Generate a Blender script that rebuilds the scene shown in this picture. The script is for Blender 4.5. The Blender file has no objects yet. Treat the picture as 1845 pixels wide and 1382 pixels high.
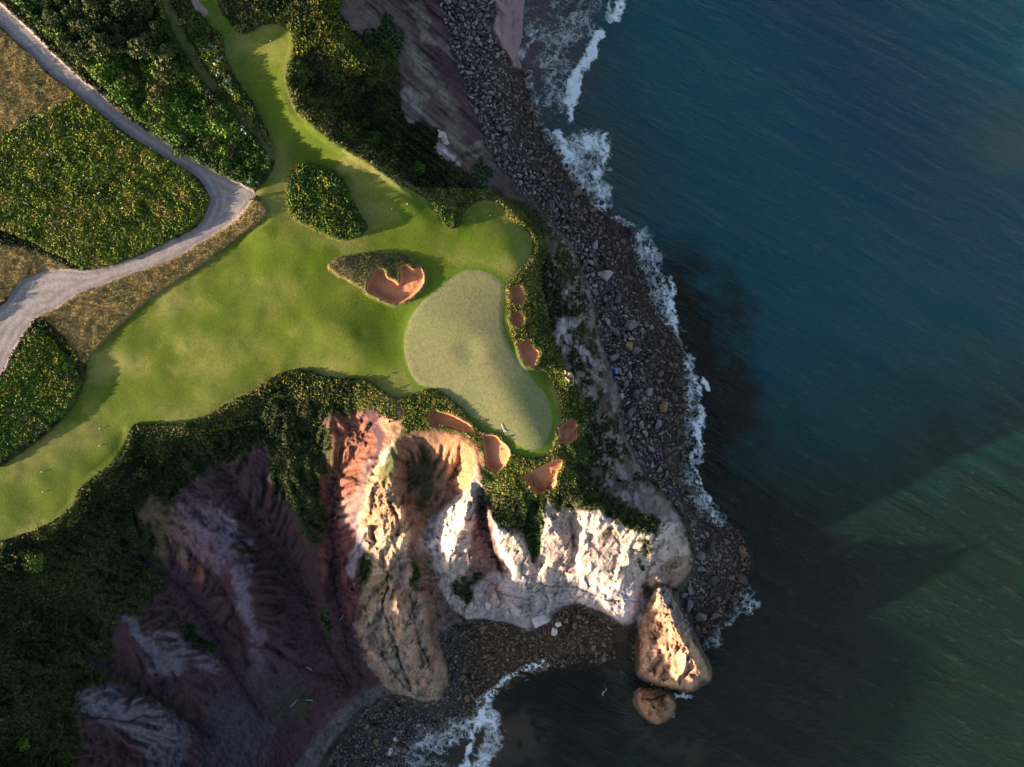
import bpy, bmesh, math, random
import numpy as np
from mathutils import Vector
random.seed(7); rng = np.random.default_rng(11)
S = bpy.context.scene; C = S.collection
# ------------------------------------------------------------ camera, sky, sun
CAMZ, FPX, CU, CV = 148.0, 1230.0, 922.5, 691.0
cd = bpy.data.cameras.new('camera'); cam = bpy.data.objects.new('camera', cd); C.objects.link(cam)
cam.location = (0, 0, CAMZ); cd.sensor_width = 36; cd.lens = 36 * FPX / 1845; cd.clip_start = 1; cd.clip_end = 20000
S.camera = cam
SUN_EL, SUN_AZ = 10.8, 15.0          # light travels towards +x, turned SUN_AZ degrees to +y
w = bpy.data.worlds.new('World'); S.world = w; w.use_nodes = True
wn = w.node_tree; wn.nodes.clear()
sky = wn.nodes.new('ShaderNodeTexSky'); sky.sky_type = 'NISHITA'; sky.sun_disc = False
sky.sun_elevation = math.radians(SUN_EL); sky.sun_rotation = math.radians(180 + 90 - SUN_AZ)
bg = wn.nodes.new('ShaderNodeBackground'); bg.inputs[1].default_value = 0.092
sky.ozone_density = 0.85; sky.dust_density = 1.5; sky.air_density = 0.95
wo = wn.nodes.new('ShaderNodeOutputWorld')
wn.links.new(sky.outputs[0], bg.inputs[0]); wn.links.new(bg.outputs[0], wo.inputs[0])
ld = bpy.data.lights.new('sun', 'SUN'); ld.energy = 5.0; ld.angle = math.radians(1.0); ld.color = (1.0, 0.80, 0.58)
sun = bpy.data.objects.new('sun', ld); C.objects.link(sun)
e, a = math.radians(SUN_EL), math.radians(SUN_AZ)
sun.rotation_euler = Vector((math.cos(e)*math.cos(a), math.cos(e)*math.sin(a), -math.sin(e))).to_track_quat('-Z', 'Y').to_euler()
sun.location = (-200, -60, 120)
S.view_settings.view_transform = 'Standard'; S.view_settings.look = 'None'
S.view_settings.exposure = 1.95; S.view_settings.gamma = 1.0
S.render.engine = 'CYCLES'
S.cycles.max_bounces = 4; S.cycles.diffuse_bounces = 2; S.cycles.glossy_bounces = 2

# ------------------------------------------------------------ numeric helpers
def hash2(ix, iy, seed):
    h = (ix.astype(np.int64) * 374761393 + iy.astype(np.int64) * 668265263 + seed * 974634777) & 0xffffffff
    h = ((h ^ (h >> 13)) * 1274126177) & 0xffffffff
    return ((h ^ (h >> 16)) & 0xffffff) / float(0xffffff)
def vnoise(x, y, seed=0):
    ix = np.floor(x); iy = np.floor(y); fx = x - ix; fy = y - iy
    fx = fx*fx*fx*(fx*(fx*6-15)+10); fy = fy*fy*fy*(fy*(fy*6-15)+10)
    a = hash2(ix, iy, seed); b = hash2(ix+1, iy, seed); c = hash2(ix, iy+1, seed); d = hash2(ix+1, iy+1, seed)
    return (a*(1-fx)+b*fx)*(1-fy) + (c*(1-fx)+d*fx)*fy
def fbm(x, y, oct=4, seed=0, gain=0.5):      # roughly -1..1
    s = 0; amp = 1; tot = 0
    for o in range(oct):
        cx, sx = math.cos(o*1.1+.4), math.sin(o*1.1+.4)
        s = s + amp*(vnoise((x*cx-y*sx)*2**o, (x*sx+y*cx)*2**o, seed+o*17)*2-1); tot += amp; amp *= gain
    return s/tot*1.5
def ridged(x, y, oct=4, seed=0):             # 0..1, crests at 1
    s = 0; amp = 1; tot = 0
    for o in range(oct):
        s = s + amp*(1-np.abs(vnoise(x*2**o, y*2**o, seed+o*13)*2-1)); tot += amp; amp *= .5
    return s/tot
def facet(x, y, size, seed):                 # tilted blocks: each cell has its own height and slope, about -1..1
    x = x/size; y = y/size; x = x+.25*fbm(x, y, 2, seed+5); y = y+.25*fbm(x, y, 2, seed+6)
    ix = np.floor(x); iy = np.floor(y); best = np.full(x.shape, 9.); out = np.zeros(x.shape)
    for dx in (-1, 0, 1):
        for dy in (-1, 0, 1):
            cx = ix+dx; cy = iy+dy; px = cx+hash2(cx, cy, seed); py = cy+hash2(cx, cy, seed+1)
            d = (x-px)**2+(y-py)**2; v = (hash2(cx, cy, seed+2)*2-1)*.5+(x-px)*(hash2(cx, cy, seed+3)*2-1)*1.1+(y-py)*(hash2(cx, cy, seed+4)*2-1)*1.1
            m = d < best; best = np.where(m, d, best); out = np.where(m, v, out)
    return out
def domes(x, y, size, seed):                 # rounded clumps side by side, 0..1
    x = x/size; y = y/size; ix = np.floor(x); iy = np.floor(y); out = np.zeros(x.shape)
    for dx in (-1, 0, 1):
        for dy in (-1, 0, 1):
            cx = ix+dx; cy = iy+dy; px = cx+hash2(cx, cy, seed); py = cy+hash2(cx, cy, seed+1); r = .55+.45*hash2(cx, cy, seed+2)
            out = np.maximum(out, r*np.sqrt(np.clip(1-((x-px)**2+(y-py)**2)/r/r, 0, 1)))
    return out
def sstep(a, b, x):
    t = np.clip((x-a)/(b-a), 0, 1); return t*t*(3-2*t)
def smooth_closed(P, n=4):
    P = np.array(P, float); m = len(P); out = []
    for i in range(m):
        p0, p1, p2, p3 = P[(i-1) % m], P[i], P[(i+1) % m], P[(i+2) % m]
        for k in range(n):
            t = k/n
            out.append(.5*((2*p1)+(-p0+p2)*t+(2*p0-5*p1+4*p2-p3)*t*t+(-p0+3*p1-3*p2+p3)*t**3))
    return np.array(out)
def sdf(U, V, P, smooth=3, pad=60):          # signed distance in pixels, negative inside
    P = smooth_closed(P, smooth) if smooth > 1 else np.array(P, float)
    out = np.full(U.shape, 999.0)
    sel = (U > P[:, 0].min()-pad) & (U < P[:, 0].max()+pad) & (V > P[:, 1].min()-pad) & (V < P[:, 1].max()+pad)
    u = U[sel]; v = V[sel]
    if u.size == 0: return out
    d2 = np.full(u.shape, 1e12); ins = np.zeros(u.shape, bool)
    for i in range(len(P)):
        ax, ay = P[i]; bx, by = P[(i+1) % len(P)]
        ex, ey = bx-ax, by-ay; L = ex*ex+ey*ey+1e-9
        t = np.clip(((u-ax)*ex+(v-ay)*ey)/L, 0, 1)
        d2 = np.minimum(d2, (u-ax-t*ex)**2+(v-ay-t*ey)**2)
        c = (ay > v) != (by > v)
        with np.errstate(divide='ignore', invalid='ignore'):
            ins ^= c & (u < (bx-ax)*(v-ay)/(by-ay+1e-12)+ax)
    out[sel] = np.sqrt(d2)*np.where(ins, -1, 1)
    return out
def ldist(U, V, P, pad=120):                 # distance to an open polyline
    P = np.array(P, float); out = np.full(U.shape, 999.0)
    sel = (U > P[:, 0].min()-pad) & (U < P[:, 0].max()+pad) & (V > P[:, 1].min()-pad) & (V < P[:, 1].max()+pad)
    u = U[sel]; v = V[sel]; d2 = np.full(u.shape, 1e12)
    for i in range(len(P)-1):
        ax, ay = P[i][:2]; ex, ey = P[i+1][0]-ax, P[i+1][1]-ay; L = ex*ex+ey*ey+1e-9
        t = np.clip(((u-ax)*ex+(v-ay)*ey)/L, 0, 1)
        d2 = np.minimum(d2, (u-ax-t*ex)**2+(v-ay-t*ey)**2)
    out[sel] = np.sqrt(d2); return out
def bil(G, u0, v0, st, U, V):                # sample a regular grid
    x = np.clip((U-u0)/st, 0, G.shape[1]-1.001); y = np.clip((V-v0)/st, 0, G.shape[0]-1.001)
    i = x.astype(int); j = y.astype(int); fx = x-i; fy = y-j
    return (G[j, i]*(1-fx)+G[j, i+1]*fx)*(1-fy)+(G[j+1, i]*(1-fx)+G[j+1, i+1]*fx)*fy
def world(U, V, Z): k = (CAMZ-Z)/FPX; return (U-CU)*k, -(V-CV)*k, Z

# ------------------------------------------------------------ outlines, in photo pixels
FAIRWAY = [(-120,1030),(-60,1000),(0,977),(60,957),(110,930),(135,905),(142,885),(165,862),(200,838),(222,815),(232,785),(234,768),(250,765),(290,764),(330,764),(370,750),(400,735),(440,712),(470,695),(500,675),(530,667),(560,670),(590,678),(615,682),(640,682),(665,685),(690,705),(715,718),(740,712),(770,703),(800,710),(830,735),(850,758),(868,775),(895,782),(915,800),(925,815),(950,825),(985,820),(1001,800),(1000,782),(1010,760),(1012,740),(1000,700),(980,670),(955,665),(940,650),(930,630),(920,600),(914,575),(912,545),(914,515),(925,500),(945,480),(960,455),(957,430),(945,410),(925,400),(908,380),(895,365),(870,360),(850,370),(835,385),(828,405),(815,412),(800,405),(790,385),(775,365),(755,350),(725,335),(690,310),(655,290),(620,270),(590,250),(560,225),(535,200),(522,170),(515,140),(520,115),(530,90),(525,60),(500,45),(475,45),(455,55),(440,62),(425,55),(410,35),(395,15),(378,-30),(345,-30),(358,10),(375,40),(395,60),(403,75),(406,100),(418,130),(438,160),(458,190),(474,220),(486,245),(495,280),(493,300),(480,325),(462,340),(462,352),(470,360),(482,378),(475,395),(455,410),(430,430),(400,452),(370,475),(340,495),(300,520),(260,548),(225,580),(190,615),(165,640),(157,660),(152,690),(140,720),(120,748),(90,778),(50,808),(0,840),(-60,862),(-120,880)]
TRACKL = [(285,-40),(310,30),(335,80),(365,130),(400,172),(440,212),(472,245),(492,280)]
ISLAND = [(535,300),(520,330),(518,365),(528,392),(560,412),(600,429),(635,432),(658,420),(662,405),(650,385),(632,350),(615,320),(590,303),(560,295)]
MOUND = [(588,482),(600,468),(630,460),(680,456),(730,460),(762,476),(771,500),(765,522),(745,540),(720,550),(695,548),(665,533),(645,518),(605,497)]
BUNK = [
 ('heart', [(661,512),(663,525),(678,535),(694,541),(705,546),(721,546),(745,532),(759,518),(765,504),(762,490),(758,481),(747,486),(738,482),(730,477),(722,479),(722,490),(722,504),(719,512),(711,506),(698,500),(692,488),(682,484),(676,487),(668,500)], 1.5),
 ('r1', [(920,521),(921,542),(928,548),(940,550),(948,542),(944,528),(936,513),(928,515)], 1.1),
 ('r2', [(921,569),(921,576),(926,585),(936,589),(942,583),(946,575),(940,566),(934,562),(926,564)], 1.1),
 ('r3', [(936,618),(935,626),(939,641),(948,657),(958,661),(964,658),(968,649),(972,638),(968,631),(960,623),(956,611),(948,612)], 1.2),
 ('r4', [(1005,775),(1017,762),(1033,754),(1039,763),(1041,789),(1036,795),(1024,800),(1004,799),(1008,789)], 1.3),
 ('s1', [(872,785),(893,785),(902,793),(919,811),(913,835),(898,850),(880,845),(875,830),(871,806)], 1.3),
 ('s2', [(944,858),(956,850),(974,841),(1000,828),(1012,830),(1013,841),(1004,856),(1002,874),(991,884),(969,889),(950,871)], 1.3),
 ('s3', [(771,751),(774,740),(783,736),(792,742),(817,749),(850,768),(848,778),(835,777),(799,766),(781,769)], 1.3)]
GREEN = [(800,512),(830,490),(865,488),(895,500),(910,520),(905,560),(909,600),(925,635),(945,660),(965,690),(985,715),(994,745),(990,780),(975,805),(955,811),(930,800),(905,780),(875,765),(850,748),(815,720),(790,700),(755,692),(735,660),(728,620),(735,580),(760,545)]
PATH = [(-60,-45),(0,5),(29,31),(72,72),(109,109),(145,141),(174,163),(203,192),(246,224),(289,253),(333,279),(376,304),(412,322),(445,336),(461,349),(452,365),(427,394),(391,420),(355,441),(318,463),(253,489),(217,501),(181,516),(152,525),(127,539),(101,556),(69,570),(54,588),(33,617),(22,639),(7,668),(-40,730),(-140,830),(-140,640),(-40,590),(0,552),(11,545),(22,527),(36,508),(65,494),(87,487),(116,485),(145,487),(163,487),(203,478),(253,460),(308,434),(355,409),(373,380),(378,355),(362,326),(333,304),(300,286),(253,257),(217,232),(174,199),(137,170),(123,156),(90,134),(47,90),(0,47),(-60,-5)]
MEADOW = [(-80,265),(0,242),(60,215),(118,182),(134,170),(174,201),(217,235),(253,260),(300,289),(333,307),(361,330),(376,357),(371,380),(353,406),(308,431),(253,457),(203,475),(160,485),(130,474),(70,443),(0,415),(-80,400)]
BROWNTOP = [(-80,0),(0,48),(47,92),(90,136),(123,158),(134,170),(118,182),(60,212),(0,240),(-80,262)]
BROWNLOW = [(482,382),(470,400),(430,430),(370,475),(300,520),(225,580),(165,640),(150,655),(120,610),(80,578),(70,572),(105,533),(160,508),(240,484),(320,450),(390,408),(445,372),(470,362)]
LEFTRND = [(62,590),(95,610),(130,650),(148,690),(132,728),(90,770),(50,800),(0,832),(-80,860),(-80,760),(0,690),(30,640)]
COPSE = [(0,-60),(60,40),(120,95),(170,140),(220,190),(270,232),(330,275),(370,302),(420,325),(455,338),(478,320),(490,295),(482,262),(450,228),(400,182),(355,130),(325,80),(300,30),(280,-60)]
STRIP = [(350,75),(372,72),(392,85),(402,105),(412,135),(435,168),(455,195),(470,228),(455,218),(425,185),(390,145),(365,110)]
STACK1 = [(1185,1056),(1166,1088),(1154,1139),(1153,1214),(1168,1222),(1185,1236),(1245,1241),(1276,1222),(1277,1208),(1255,1169),(1231,1114),(1207,1068)]
STACK2 = [(1149,1246),(1160,1234),(1188,1238),(1205,1250),(1217,1268),(1212,1286),(1185,1304),(1168,1294),(1150,1272)]
# ------------------------------------------------------------ height lines: (u, v, height in metres above the sea)
HL = [
 # plateau
 [(-1500,600,29),(-700,600,28),(-300,600,27.5),(0,600,26.4),(300,560,25.6),(500,560,25.7),(600,600,26.1),(640,620,26.0)],
 [(700,540,24.8),(718,600,24.5),(712,680,24.4)],[(400,470,25.7),(450,440,25.5)],
 [(760,560,25.2),(850,600,25.1),(930,740,24.6),(970,790,24.4)],
 [(-1500,0,32),(-300,0,30),(0,0,30),(200,150,29.3),(400,300,27.6),(480,450,26)],
 [(300,-1500,34),(380,-300,30),(450,60,29.2),(500,200,28.2),(600,320,26.2),(750,420,25.2),(880,400,25),(930,470,24.8)],
 [(-1500,1100,30),(-300,1020,27),(0,985,25.3),(110,938,25),(145,895,25),(200,842,25),(235,775,24.8),(330,768,24.8),(440,717,24.8),(530,670,24.7),(640,687,24.4),(700,712,24.2),(770,706,24.0),(840,760,23.9),(900,800,23.8),(950,835,23.6),(1010,820,23.4)],
 [(-1500,1100,30),(-200,1100,29),(-20,1060,24.8),(50,1040,23.8),(100,1020,21.5),(165,950,20.5),(200,885,20.5),(245,835,20),(300,810,21),(380,785,20.5),(450,750,21),(530,730,22),(600,738,21.8),(660,745,22.3)],
 [(-1500,1700,34),(-300,1500,33),(-160,1320,29.5),(-30,1200,24),(30,1120,21),(120,1060,18.5),(200,980,17.5)],  # outer ends, here and next line, are an unseen hill shaped to cast shade
 [(-150,1500,30.5),(0,1382,21.5),(60,1320,19),(100,1250,17.5),(140,1180,16.5)],
 # purple bowl: ridges (crests) and gullies
 [(205,940,19),(270,930,18.3),(340,925,17.2),(385,980,14.5),(430,1040,13.8),(445,1100,12),(460,1170,10),(480,1230,5.5)],
 [(250,1000,15.5),(330,1060,10),(380,1130,7.2),(420,1210,6),(470,1290,4.2)],
 [(400,850,17),(430,900,14.5),(500,1000,9.2),(550,1080,6.2),(590,1170,4.4),(630,1240,3.8)],
 [(440,790,20.5),(470,850,18.5),(520,900,16.6),(560,980,13.5),(580,1050,10.5),(592,1110,7.5)],
 [(560,760,20.5),(575,830,17.5),(585,900,14)],
 [(520,770,21),(535,840,18),(560,920,14.8),(572,980,12)],
 [(630,745,22),(640,800,19),(625,880,16.5),(640,960,14),(650,1050,10.5),(655,1120,7.5)],
 [(600,860,14.5),(598,960,8.8),(605,1060,6.2),(620,1150,4.6),(650,1225,3.8)],
 [(140,1100,18.6),(215,1130,16.5),(270,1160,14.5),(320,1200,11.8),(350,1250,8.5),(370,1300,5.8)],
 [(170,1190,14),(240,1230,11),(310,1275,7.5),(380,1330,4.5)],
 [(100,1260,17.5),(170,1270,15.3),(250,1290,12.5),(320,1330,8.5),(360,1390,5.5)],
 [(150,1430,17),(250,1415,10.5),(330,1420,7)],
 [(400,1400,4.2),(520,1382,3.2),(580,1310,3.2),(640,1252,3.6),(700,1232,3.2)],
 [(570,1400,2.2),(640,1320,2.0),(700,1270,1.8),(745,1262,1.6)],
 # left rock ridge with the pinnacle
 [(705,735,23.9),(695,790,23.2),(690,850,21.8),(685,900,20.8),(690,945,19.5),(700,985,14.6),(705,1030,11.6),(712,1052,11.8),(716,1075,15.4),(713,1102,17.4),(721,1126,12.8),(745,1170,11.2),(768,1215,8.8),(795,1252,4.5)],
 [(640,1129,5.8),(655,1174,4.6),(691,1227,3.4),(738,1269,1.6),(790,1282,.6),(824,1276,.4)],[(652,1129,10),(666,1168,8.6),(702,1215,6.8),(744,1254,4.0)],[(758,1105,10.5),(769,1168,9),(793,1217,5.8)],[(772,1098,6.8),(785,1166,4.6),(812,1217,1.8)],[(690,1105,11.5),(700,1150,10.4)],
 # brown bowl
 [(712,790,23.3),(718,830,22.8),(712,880,21.5),(722,930,20.2)],
 [(712,790,23.3),(735,778,23.6),(765,776,23.7),(800,780,23.6),(835,795,23.4),(856,820,23),(862,850,22.6)],
 [(765,790,21.5),(768,850,17.5),(772,920,13.5),(780,1000,9.5),(785,1060,6.5),(800,1120,4.5),(850,1150,3.2)],
 [(735,830,18.5),(740,900,14.5)],[(825,830,20),(815,870,16.5),(800,930,13)],
 # white fin and red gully
 [(858,846,22.8),(846,900,21.6),(832,950,19.6),(815,1000,14.5),(800,1030,9)],[(862,870,21.5),(858,900,20)],
 [(806,905,18.2),(798,945,15.4),(785,985,9.5),(792,1025,6.5)],
 [(866,900,16.5),(872,950,12.5),(880,1000,9),(886,1050,6.2),(866,1100,4)],[(852,920,18.5),(848,970,14.5),(838,1015,9.5)],[(830,1045,7.5),(850,1090,5)],
 [(876,922,22),(890,955,21),(902,985,18.5),(932,1030,13),(945,1045,9)],[(905,945,21.2),(930,968,20),(950,1005,15.5),(958,1030,12)],[(880,950,14.5),(892,990,11),(918,1030,8.2)],
 [(958,945,18.5),(964,985,13.8),(967,1025,9.8)],
 [(985,912,22.6),(990,940,21.2)],[(970,962,20),(1018,966,20.4)],[(974,995,17),(1022,992,17.4)],[(980,1026,13.2),(1018,1020,13)],[(985,1042,9.5),(1020,1036,9)],
 [(1030,932,19.6),(1034,965,16),(1032,1005,12),(1034,1036,8.8)],
 [(1050,925,22.2),(1052,965,19.8),(1050,1000,16),(1046,1018,13.4)],
 [(900,880,22.9),(930,920,22),(945,940,20.5)],
 [(1020,880,22.9),(1060,912,22.6),(1105,940,21.8),(1140,955,20.8),(1175,960,20.2),(1190,930,19.8)],
 [(1085,965,19.8),(1090,1000,16.8),(1090,1030,13.6)],[(1046,1018,13.4),(1085,1035,13.2),(1124,1052,12.4)],[(1134,990,17.5),(1134,1030,13)],
 [(1040,1030,10.2),(1085,1050,10),(1122,1066,9.6),(1146,1050,9.8),(1152,1025,12),(1175,1000,15.5),(1185,975,18)],
 [(892,1070,7),(900,1092,6),(950,1102,6.2),(978,1085,5.6),(1010,1072,5.4),(1050,1075,6),(1086,1094,6.4),(1122,1110,7),(1140,1098,7.2)],
 [(850,1135,3),(896,1112,2.5),(953,1122,2.0),(986,1112,2.1),(1015,1094,2.5),(1048,1096,2.3),(1084,1116,2.0),(1122,1132,1.6),(1152,1118,1.6),(1160,1070,4)],
 [(1160,1060,4.5),(1168,1042,8),(1198,1012,10)],
 [(800,1160,3.3),(860,1165,2.4),(950,1160,1.6),(1050,1150,1.2),(1130,1150,.6)],
 [(830,1240,1.2),(900,1200,.8),(980,1170,.6)],
 [(1215,935,17),(1228,975,13),(1232,1010,9),(1215,1045,5)],
 [(1140,880,17),(1190,925,17.5),(1210,950,18)],
 # sea stacks
 [(1190,1066,6.5),(1200,1085,9.2),(1220,1139,11.8),(1240,1169,12.6),(1262,1203,12.0)],
 [(1164,1095,3.6),(1159,1140,4.6),(1158,1208,5),(1170,1215,4.8),(1190,1228,5),(1242,1233,6.5),(1268,1216,8.5)],[(1255,1180,9),(1232,1125,7.5)],
 [(1170,1068,3),(1152,1100,1.2),(1145,1139,-1),(1144,1222,-1),(1160,1232,-1),(1186,1243,-1.2),(1248,1250,-1.2),(1286,1226,-1.2),(1286,1206,-1.2),(1264,1165,-1),(1240,1112,.3),(1216,1066,2.4)],
 [(1165,1262,4.4),(1190,1272,4.8)],[(1156,1250,2.8),(1188,1246,3),(1208,1266,3),(1204,1282,3),(1184,1296,2.8),(1158,1276,2.8)],
 [(1141,1244,-1),(1162,1229,-1),(1208,1243,-1),(1226,1268,-1.2),(1218,1294,-1.2),(1184,1312,-1.2),(1160,1302,-1.2),(1141,1278,-1)],
 # north-east slope
 [(590,-1500,36),(590,-300,34),(570,-50,31),(590,60,29.4),(640,110,28),(690,122,26)],  # crest and the unseen hill behind it raised to throw shade over the sea
 [(528,60,29.8),(517,140,29.2),(560,225,29.0),(690,310,27.5),(790,385,25.3)],
 [(560,150,25.2),(620,210,22.8),(700,290,21.3),(760,340,21.8),(820,360,22.4)],
 [(700,-1500,24),(640,-100,23.5),(650,30,22.5),(690,85,21.5),(730,160,20.5),(775,225,19.8),(800,245,19),(815,290,18.5),(860,338,19.5)],
 [(800,-1500,14),(720,-100,14),(726,0,13.5),(750,90,12.5),(785,180,12),(825,240,11),(862,295,9.5),(905,345,11)],
 [(950,-1500,6),(800,-100,5.5),(792,0,5.5),(806,60,5.3),(838,150,5),(870,240,4.7),(902,305,4.4),(955,362,4.2),(995,405,4.3),(1030,440,4.5),(1065,520,4.5),(1080,600,4.5),(1110,690,4.5),(1128,790,4.5),(1170,860,4.5),(1235,930,4),(1252,1000,4),(1240,1052,3)],
 # east brink and cliff
 [(870,350,23.5),(905,362,24),(938,395,24),(975,430,23.4),(968,470,23.4),(955,510,23.8),(965,560,23.6),(978,610,23.4),(1005,650,22.8),(1035,700,22.2),(1055,750,21.8),(1058,800,21.5),(1045,850,21.8),(1060,900,22.3)],
 [(905,345,17),(940,360,13.5),(985,402,13.5),(1020,450,12.5),(1045,520,12),(1028,568,14),(1048,640,12),(1075,700,12),(1100,770,11.5),(1130,830,11.5),(1175,885,12)],
 # beach and sea bed
 [(1200,-1500,1.5),(935,-200,1.2),(905,-40,1.2),(905,60,1.1),(915,120,1.0)],
 [(1300,-1500,0),(1000,-300,0),(948,-30,0),(942,60,0),(935,110,0),(948,160,0),(960,230,0),(1010,285,0),(1040,345,0),(1100,392,0),(1140,415,0),(1145,470,0),(1165,540,0),(1200,590,0),(1235,640,0),(1232,700,0),(1235,740,0),(1225,800,0),(1220,880,0),(1262,940,0),(1330,965,0),(1345,1020,0),(1315,1075,0),(1285,1120,0),(1262,1150,0)],
 [(1500,-1500,-4),(1050,-200,-2.5),(1020,0,-2.5),(1000,150,-2.5),(1060,290,-3),(1150,370,-3),(1200,500,-3),(1290,640,-3),(1290,850,-3),(1400,960,-3),(1400,1100,-3),(1320,1200,-3),(1250,1310,-3),(1120,1320,-3),(1050,1260,-2.5),(930,1290,-2.5),(860,1370,-2.5),(820,1500,-3)],
 [(600,1600,.5),(690,1410,0),(700,1350,0),(720,1312,0),(760,1294,0),(800,1292,0),(850,1278,0),(872,1245,0),(905,1222,0),(945,1202,0),(990,1185,0),(1050,1178,0),(1095,1172,0),(1115,1150,0.1),(1140,1160,-.4),(1142,1215,-.8)],
 [(1500,-1500,-4),(3000,-1500,-6),(3000,3000,-6),(900,3000,-6),(820,1500,-3)],
 [(-150,1500,30.5),(150,1500,27),(330,1530,25),(420,1620,27),(430,1750,27),(400,1950,26),(330,2300,25),(-300,2300,30)],[(450,1420,4.0),(560,1480,3.5),(600,1600,2.5),(610,1800,2),(560,2100,2)],  # unseen ridge below the frame, added to shade the bay and tall stack
 [(-1500,3000,34),(-1500,1700,34)],
 [(2500,-950,-6),(2500,2150,-6)],[(1500,-950,-4),(1700,0,-5),(1800,700,-6),(1700,1400,-6),(1500,2150,-6)],
]
# ------------------------------------------------------------ solve the height field (Laplace interpolation)
def solve(step, u0, v0, nu, nv, init=None, iters=400):
    num = np.zeros((nv, nu)); den = np.zeros((nv, nu))
    for L in HL:
        for (a0, b0, z0), (a1, b1, z1) in zip(L[:-1], L[1:]):
            n = max(2, int(math.hypot(a1-a0, b1-b0)/step*2)+1); t = np.linspace(0, 1, n)
            i = np.round((a0+(a1-a0)*t-u0)/step).astype(int); j = np.round((b0+(b1-b0)*t-v0)/step).astype(int)
            ok = (i >= 0) & (i < nu) & (j >= 0) & (j < nv)
            np.add.at(num, (j[ok], i[ok]), (z0+(z1-z0)*t)[ok]); np.add.at(den, (j[ok], i[ok]), 1)
    fix = den > 0; val = np.where(fix, num/np.maximum(den, 1), 0)
    Z = np.full((nv, nu), 15.0) if init is None else init.copy()
    for _ in range(iters):
        Z[fix] = val[fix]
        P = np.pad(Z, 1, mode='edge')
        Z = .25*(P[:-2, 1:-1]+P[2:, 1:-1]+P[1:-1, :-2]+P[1:-1, 2:])
    Z[fix] = val[fix]
    return Z
U0, V0 = -1000, -1000; SPAN_U, SPAN_V = 3600, 3200
Z = None
for step, it in ((96, 500), (48, 300), (24, 250), (12, 200), (6, 160)):
    nu, nv = SPAN_U//step+1, SPAN_V//step+1
    if Z is not None:
        gu, gv = np.meshgrid(U0+np.arange(nu)*step, V0+np.arange(nv)*step)
        Z = bil(Z, U0, V0, pstep, gu, gv)
    Z = solve(step, U0, V0, nu, nv, Z, it); pstep = step
def blur(G, n=1):
    for _ in range(n):
        P = np.pad(G, 1, mode='edge')
        G = (P[:-2, 1:-1]+P[2:, 1:-1]+P[1:-1, :-2]+P[1:-1, 2:]+4*G)/8
    return G
Z6 = blur(Z, 1); Zs = blur(Z, 26)
gu6, gv6 = np.meshgrid(U0+np.arange(Z.shape[1])*6., V0+np.arange(Z.shape[0])*6.)
fm6 = sstep(10, -22, sdf(gu6, gv6, FAIRWAY, 2)); Z6 = Z6*(1-fm6)+Zs*fm6
# ------------------------------------------------------------ finer grid with rock relief and erosion
E0U, E0V, ES = -90, -90, 3; ENU, ENV = 520, 530
EU, EV = np.meshgrid(E0U+np.arange(ENU)*ES, E0V+np.arange(ENV)*ES); EU = EU.astype(float); EV = EV.astype(float)
ZE = bil(Z6, U0, V0, 6, EU, EV)
WHITE = [(858,845),(850,880),(815,895),(795,930),(771,985),(788,1035),(800,1080),(835,1115),(857,1129),(897,1104),(953,1114),(983,1103),(1013,1086),(1048,1088),(1084,1108),(1122,1124),(1146,1113),(1154,1078),(1166,1040),(1236,1006),(1236,975),(1225,940),(1195,925),(1180,958),(1134,955),(1080,920),(1050,913),(1005,920),(985,905),(970,915),(972,960),(965,1010),(945,990),(932,965),(900,950),(880,925),(868,880)]
fair_e = sdf(EU, EV, FAIRWAY, 2); white_e = sdf(EU, EV, WHITE, 2)
bare = sstep(23.8, 22.0, ZE)*sstep(-.5, 2.5, ZE)*sstep(4, 30, fair_e)      # how much this point may erode
bare *= sstep(8, 22, np.minimum(999, sdf(EU, EV, BUNK[5][1], 2)))*sstep(8, 22, sdf(EU, EV, BUNK[6][1], 2))*sstep(4, 14, sdf(EU, EV, BUNK[7][1], 2))
wm = sstep(8, -6, white_e)
ZE += bare*(fbm(EU/60, EV/60, 3, 3)*.9*(1-.4*wm) + wm*(facet(EU, EV, 60, 9)*.7+fbm(EU/30, EV/40, 4, 10)*.5)+(1-wm)*sstep(900,980,EU)*(facet(EU,EV,26,14)*1.0+facet(EU,EV,11,15)*.5)*sstep(4,7,ZE))
rock1 = sstep(6, -4, sdf(EU, EV, STACK1, 2)); RIDA = [(690,860),(660,900),(662,980),(685,1010),(660,1080),(646,1129),(660,1169),(696,1219),(741,1260),(817,1272),(801,1219),(776,1169),(766,1103),(746,1073),(716,1053),(735,1010),(745,950),(725,890)]; ridA = sstep(10, -4, sdf(EU, EV, RIDA, 2))
ZE += (facet(EU*.8+EV*.5, (EV*.85-EU*.5)*.45, 20, 21)*1.5+facet(EU*.8+EV*.5, (EV*.85-EU*.5)*.6, 9, 22)*.6)*np.maximum(rock1*.75*sstep(.3, 3, ZE), ridA*sstep(1, 5, ZE))
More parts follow.
